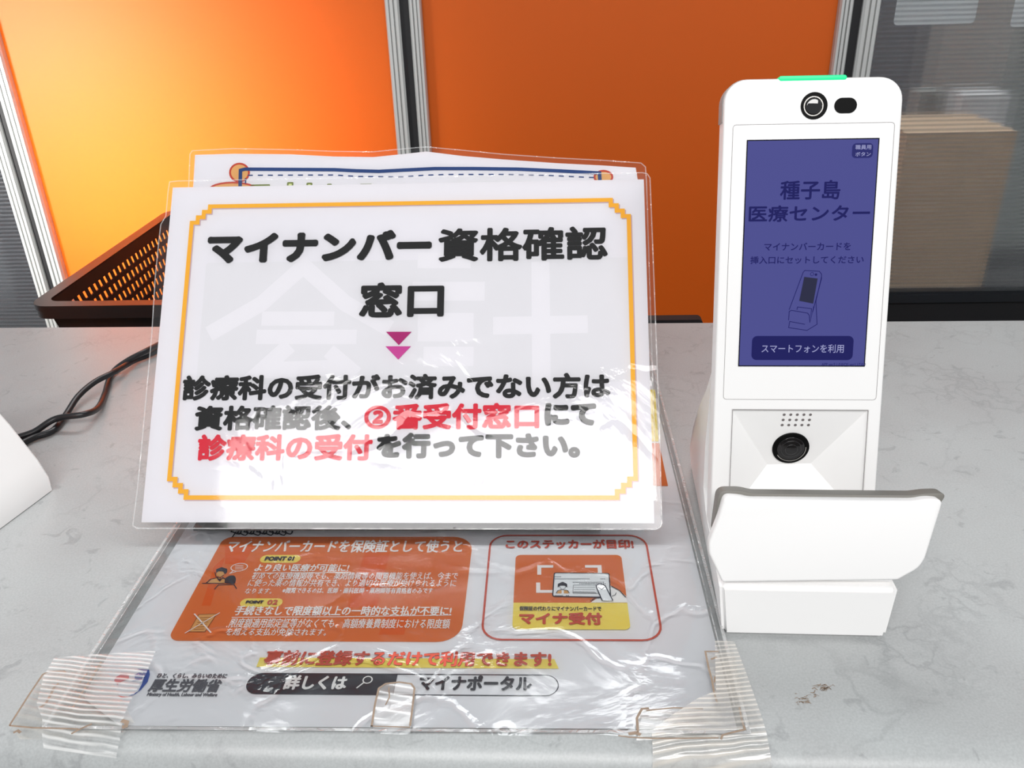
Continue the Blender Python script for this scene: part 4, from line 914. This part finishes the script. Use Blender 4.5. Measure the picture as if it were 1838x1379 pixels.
# document camera on the sloping upper face of the recess
pa, pb, pc, pd_ = DF.P(rx0, ry1, -0.0012), DF.P(rx1, ry1, -0.0012), DF.P(ib[0], ib[1], dd), DF.P(ia[0], ia[1], dd)
uu = (pb - pa).normalized(); nn_ = uu.cross((pd_ - pa)).normalized()
if nn_.dot(DF.n) < 0: nn_ = -nn_
LF = Frame(pa, uu, nn_.cross(uu))
lc = LF.at(1419, 804); lr = abs(LF.at(1452, 804)[0] - LF.at(1386, 804)[0]) / 2
lb = MB().prism([(lc[0] + lr * math.cos(t * PI / 18), lc[1] + lr * math.sin(t * PI / 18)) for t in range(36)], -0.001, 0.0008, LF.P, 0.0003).obj('document_camera', 'lensblack', rd, auto=40)
m = MB(); m.stroke([(lc[0] + lr * 0.80 * math.cos(t * PI / 18), lc[1] + lr * 0.80 * math.sin(t * PI / 18)) for t in range(21, 38)], 0.00045, LF.P, 0.0012); m.obj('silver_ring', 'chrome', lb)
rings = MB()
for rr_, h_ in ((0.74, 0.0009), (0.55, 0.0014), (0.34, 0.0019)):
    rings.prism([(lc[0] + lr * rr_ * math.cos(t * PI / 18), lc[1] + lr * rr_ * math.sin(t * PI / 18)) for t in range(36)], 0.0005, h_, LF.P, 0.0002)
rings.obj('lens', 'lens', lb, auto=40)
sh = MB()
for j in range(3):
    for i in range(5):
        c0 = LF.at(1407.5 + i * 11.8 - j * 1.8, 744.5 + j * 9.3); sh.disc(c0, 0.00075, LF.P, 0.0001, 10)
sh.obj('speaker_hole', 'seam', rd); 
# base: wedge foot
P_b = [(-0.0785, 0.0005), (-0.0785, 0.0310), (-0.062, 0.0320), (-0.020, 0.035), (-0.008, 0.040), (-0.0020, 0.0600), (-0.0030, 0.1085), (0.0020, 0.1070), (0.0150, 0.090), (0.0390, 0.0650), (0.0545, 0.043), (0.0700, 0.020), (0.0765, 0.009), (0.0775, 0.0005)]
def bw(y, z, sd):                   # half width of the foot on either side
    f_ = (y + 0.0785) / 0.156; k = min(1, max(0, z / 0.03))
    return (-(0.0372 - 0.0040 * f_ + 0.0040 * k) if sd < 0 else 0.0405 - 0.005 * f_ + 0.0012 * k)
bm = bmesh.new(); n = len(P_b)
L_ = [bm.verts.new((bw(y, z, -1), y, z)) for y, z in P_b]; R2 = [bm.verts.new((bw(y, z, 1), y, z)) for y, z in P_b]
bm.faces.new(L_); bm.faces.new(R2[::-1])
for i in range(n): bm.faces.new([L_[(i + 1) % n], L_[i], R2[i], R2[(i + 1) % n]])
bmesh.ops.recalc_face_normals(bm, faces=bm.faces)
bmesh.ops.bevel(bm, geom=[e for e in bm.edges if abs(e.verts[0].co.x - e.verts[1].co.x) < 0.01] + [e for e in bm.edges if abs(e.verts[0].co.x - e.verts[1].co.x) > 0.01 and e.verts[0].co.y < -0.07], offset=0.0022, segments=3, affect='EDGES', clamp_overlap=True)
bm.verts.index_update(); vs = [D(*v.co) for v in bm.verts]; fs = [[v.index for v in f.verts] for f in bm.faces]; bm.free()
o = obj('base', vs, fs, 'plastic', rd); shade_auto(o, 35)
# card holder: broad plate in front, grey lined, opens upward
HO = D(0, 0.3185 - DY, 0.030); HF = Frame(HO, ux, vx * 0.995 + (D(0, 0.0, 0) - D(0, 0.0, 0)))
def HX(*l): return [HF.at(x, y) for x, y in l]
FH = 0.0042
def HQ(h, *l): return [HF.at(x, y, h) for x, y in l]
white = HQ(FH, (1297, 1046), (1612, 1042), (1650, 1021), (1661, 1004), (1694, 898), (1667, 896), (1642, 900), (1347, 897), (1330, 893), (1301, 891), (1290, 930), (1272, 976), (1273, 995))
HR = [0.001, 0.001, 0.003, 0.002, 0.003, 0.002, 0.002, 0.002, 0.002, 0.003, 0.003, 0.002, 0.001]
m = MB(); m.prism(roundpoly(white, HR, 5), -0.0010, FH, HF.P, 0.0012); ho = m.obj('card_holder', 'plastic', rd, auto=40)
gt = HQ(-0.0085, (1694, 877), (1653, 877.5), (1629, 881), (1346, 878), (1325, 873), (1286, 872))
gt[0] = (gt[0][0] - 0.0012, gt[0][1]); gt[-1] = HF.at(1285, 873, -0.0085); grey = [HF.at(1278, 955, -0.0035), (0.040, 0.012)] + gt
m = MB(); m.prism(roundpoly(grey, [0.002, 0.002, 0.004, 0.002, 0.002, 0.002, 0.002, 0.004], 5), -0.0085, -0.0010, HF.P, 0.0004); m.obj('card_liner', 'plastic2', ho, auto=40, label='grey inner lining')
m = MB(); m.box((-0.0385, 0.0030, -0.030), (0.0385, 0.009, -0.0010), R=HF.P); m.obj('slot_floor', 'plastic', rd)

# second reader, cut by the left edge: same kind, turned
def copy_tree(o, parent=None):
    c = o.copy(); COL.objects.link(c); c.parent = parent
    for ch in [x for x in bpy.data.objects if x.parent == o]: copy_tree(ch, c)
    return c
c2 = copy_tree(rd); a2 = math.radians(-104)
cr = Vector((-0.319, 0.448, 0)); lx, ly = -0.0335, 0.0775
c2.rotation_euler = (0, 0, a2); c2.location = (cr.x - (lx * math.cos(a2) - ly * math.sin(a2)), cr.y - (lx * math.sin(a2) + ly * math.cos(a2)), 0)
c2['label'] = 'white card reader cut off by the left picture edge, only its sloping foot showing'

# ------------------------------------------------------------------ power cable, two twisted runs
def spline(pts, n=8):
    out = []; P = [Vector(p) for p in pts]; P = [P[0] * 2 - P[1]] + P + [P[-1] * 2 - P[-2]]
    for i in range(1, len(P) - 2):
        for j in range(n):
            t = j / n; a, b, c0, d = P[i - 1], P[i], P[i + 1], P[i + 2]
            out.append(0.5 * ((2 * b) + (c0 - a) * t + (2 * a - 5 * b + 4 * c0 - d) * t * t + (3 * b - a - 3 * c0 + d) * t ** 3))
    out.append(P[-2]); return out
def cab(px, label, extra):
    pts = [on_z(x, y, z) for x, y, z in px] + extra
    o = MB().tube(spline(pts), 0.0023, 12).obj('power_cable', 'cable', smooth=True, origin=pts[0]); tag(o, label, 'cable', None); return o
end = on_z(300, 618, 0.006)
cab([(30, 786, 0.004), (62, 775, 0.005), (100, 752, 0.009), (150, 744, 0.011), (175, 733, 0.006), (188, 708, 0.003), (200, 672, 0.003), (225, 650, 0.007), (262, 630, 0.010), (300, 612, 0.006)], 'black cable bending sharply below its twin, from the left reader to behind the sign', [on_z(340, 604, 0.004), Vector((-0.26, 0.70, 0.0026))])
cab([(30, 800, 0.003), (62, 785, 0.003), (95, 773, 0.003), (118, 745, 0.004), (140, 712, 0.008), (170, 686, 0.010), (205, 668, 0.010), (240, 648, 0.004), (270, 636, 0.003), (300, 622, 0.003)], 'black cable arching above its twin, from the left reader to behind the sign', [on_z(340, 612, 0.003), Vector((-0.25, 0.69, 0.0026))])
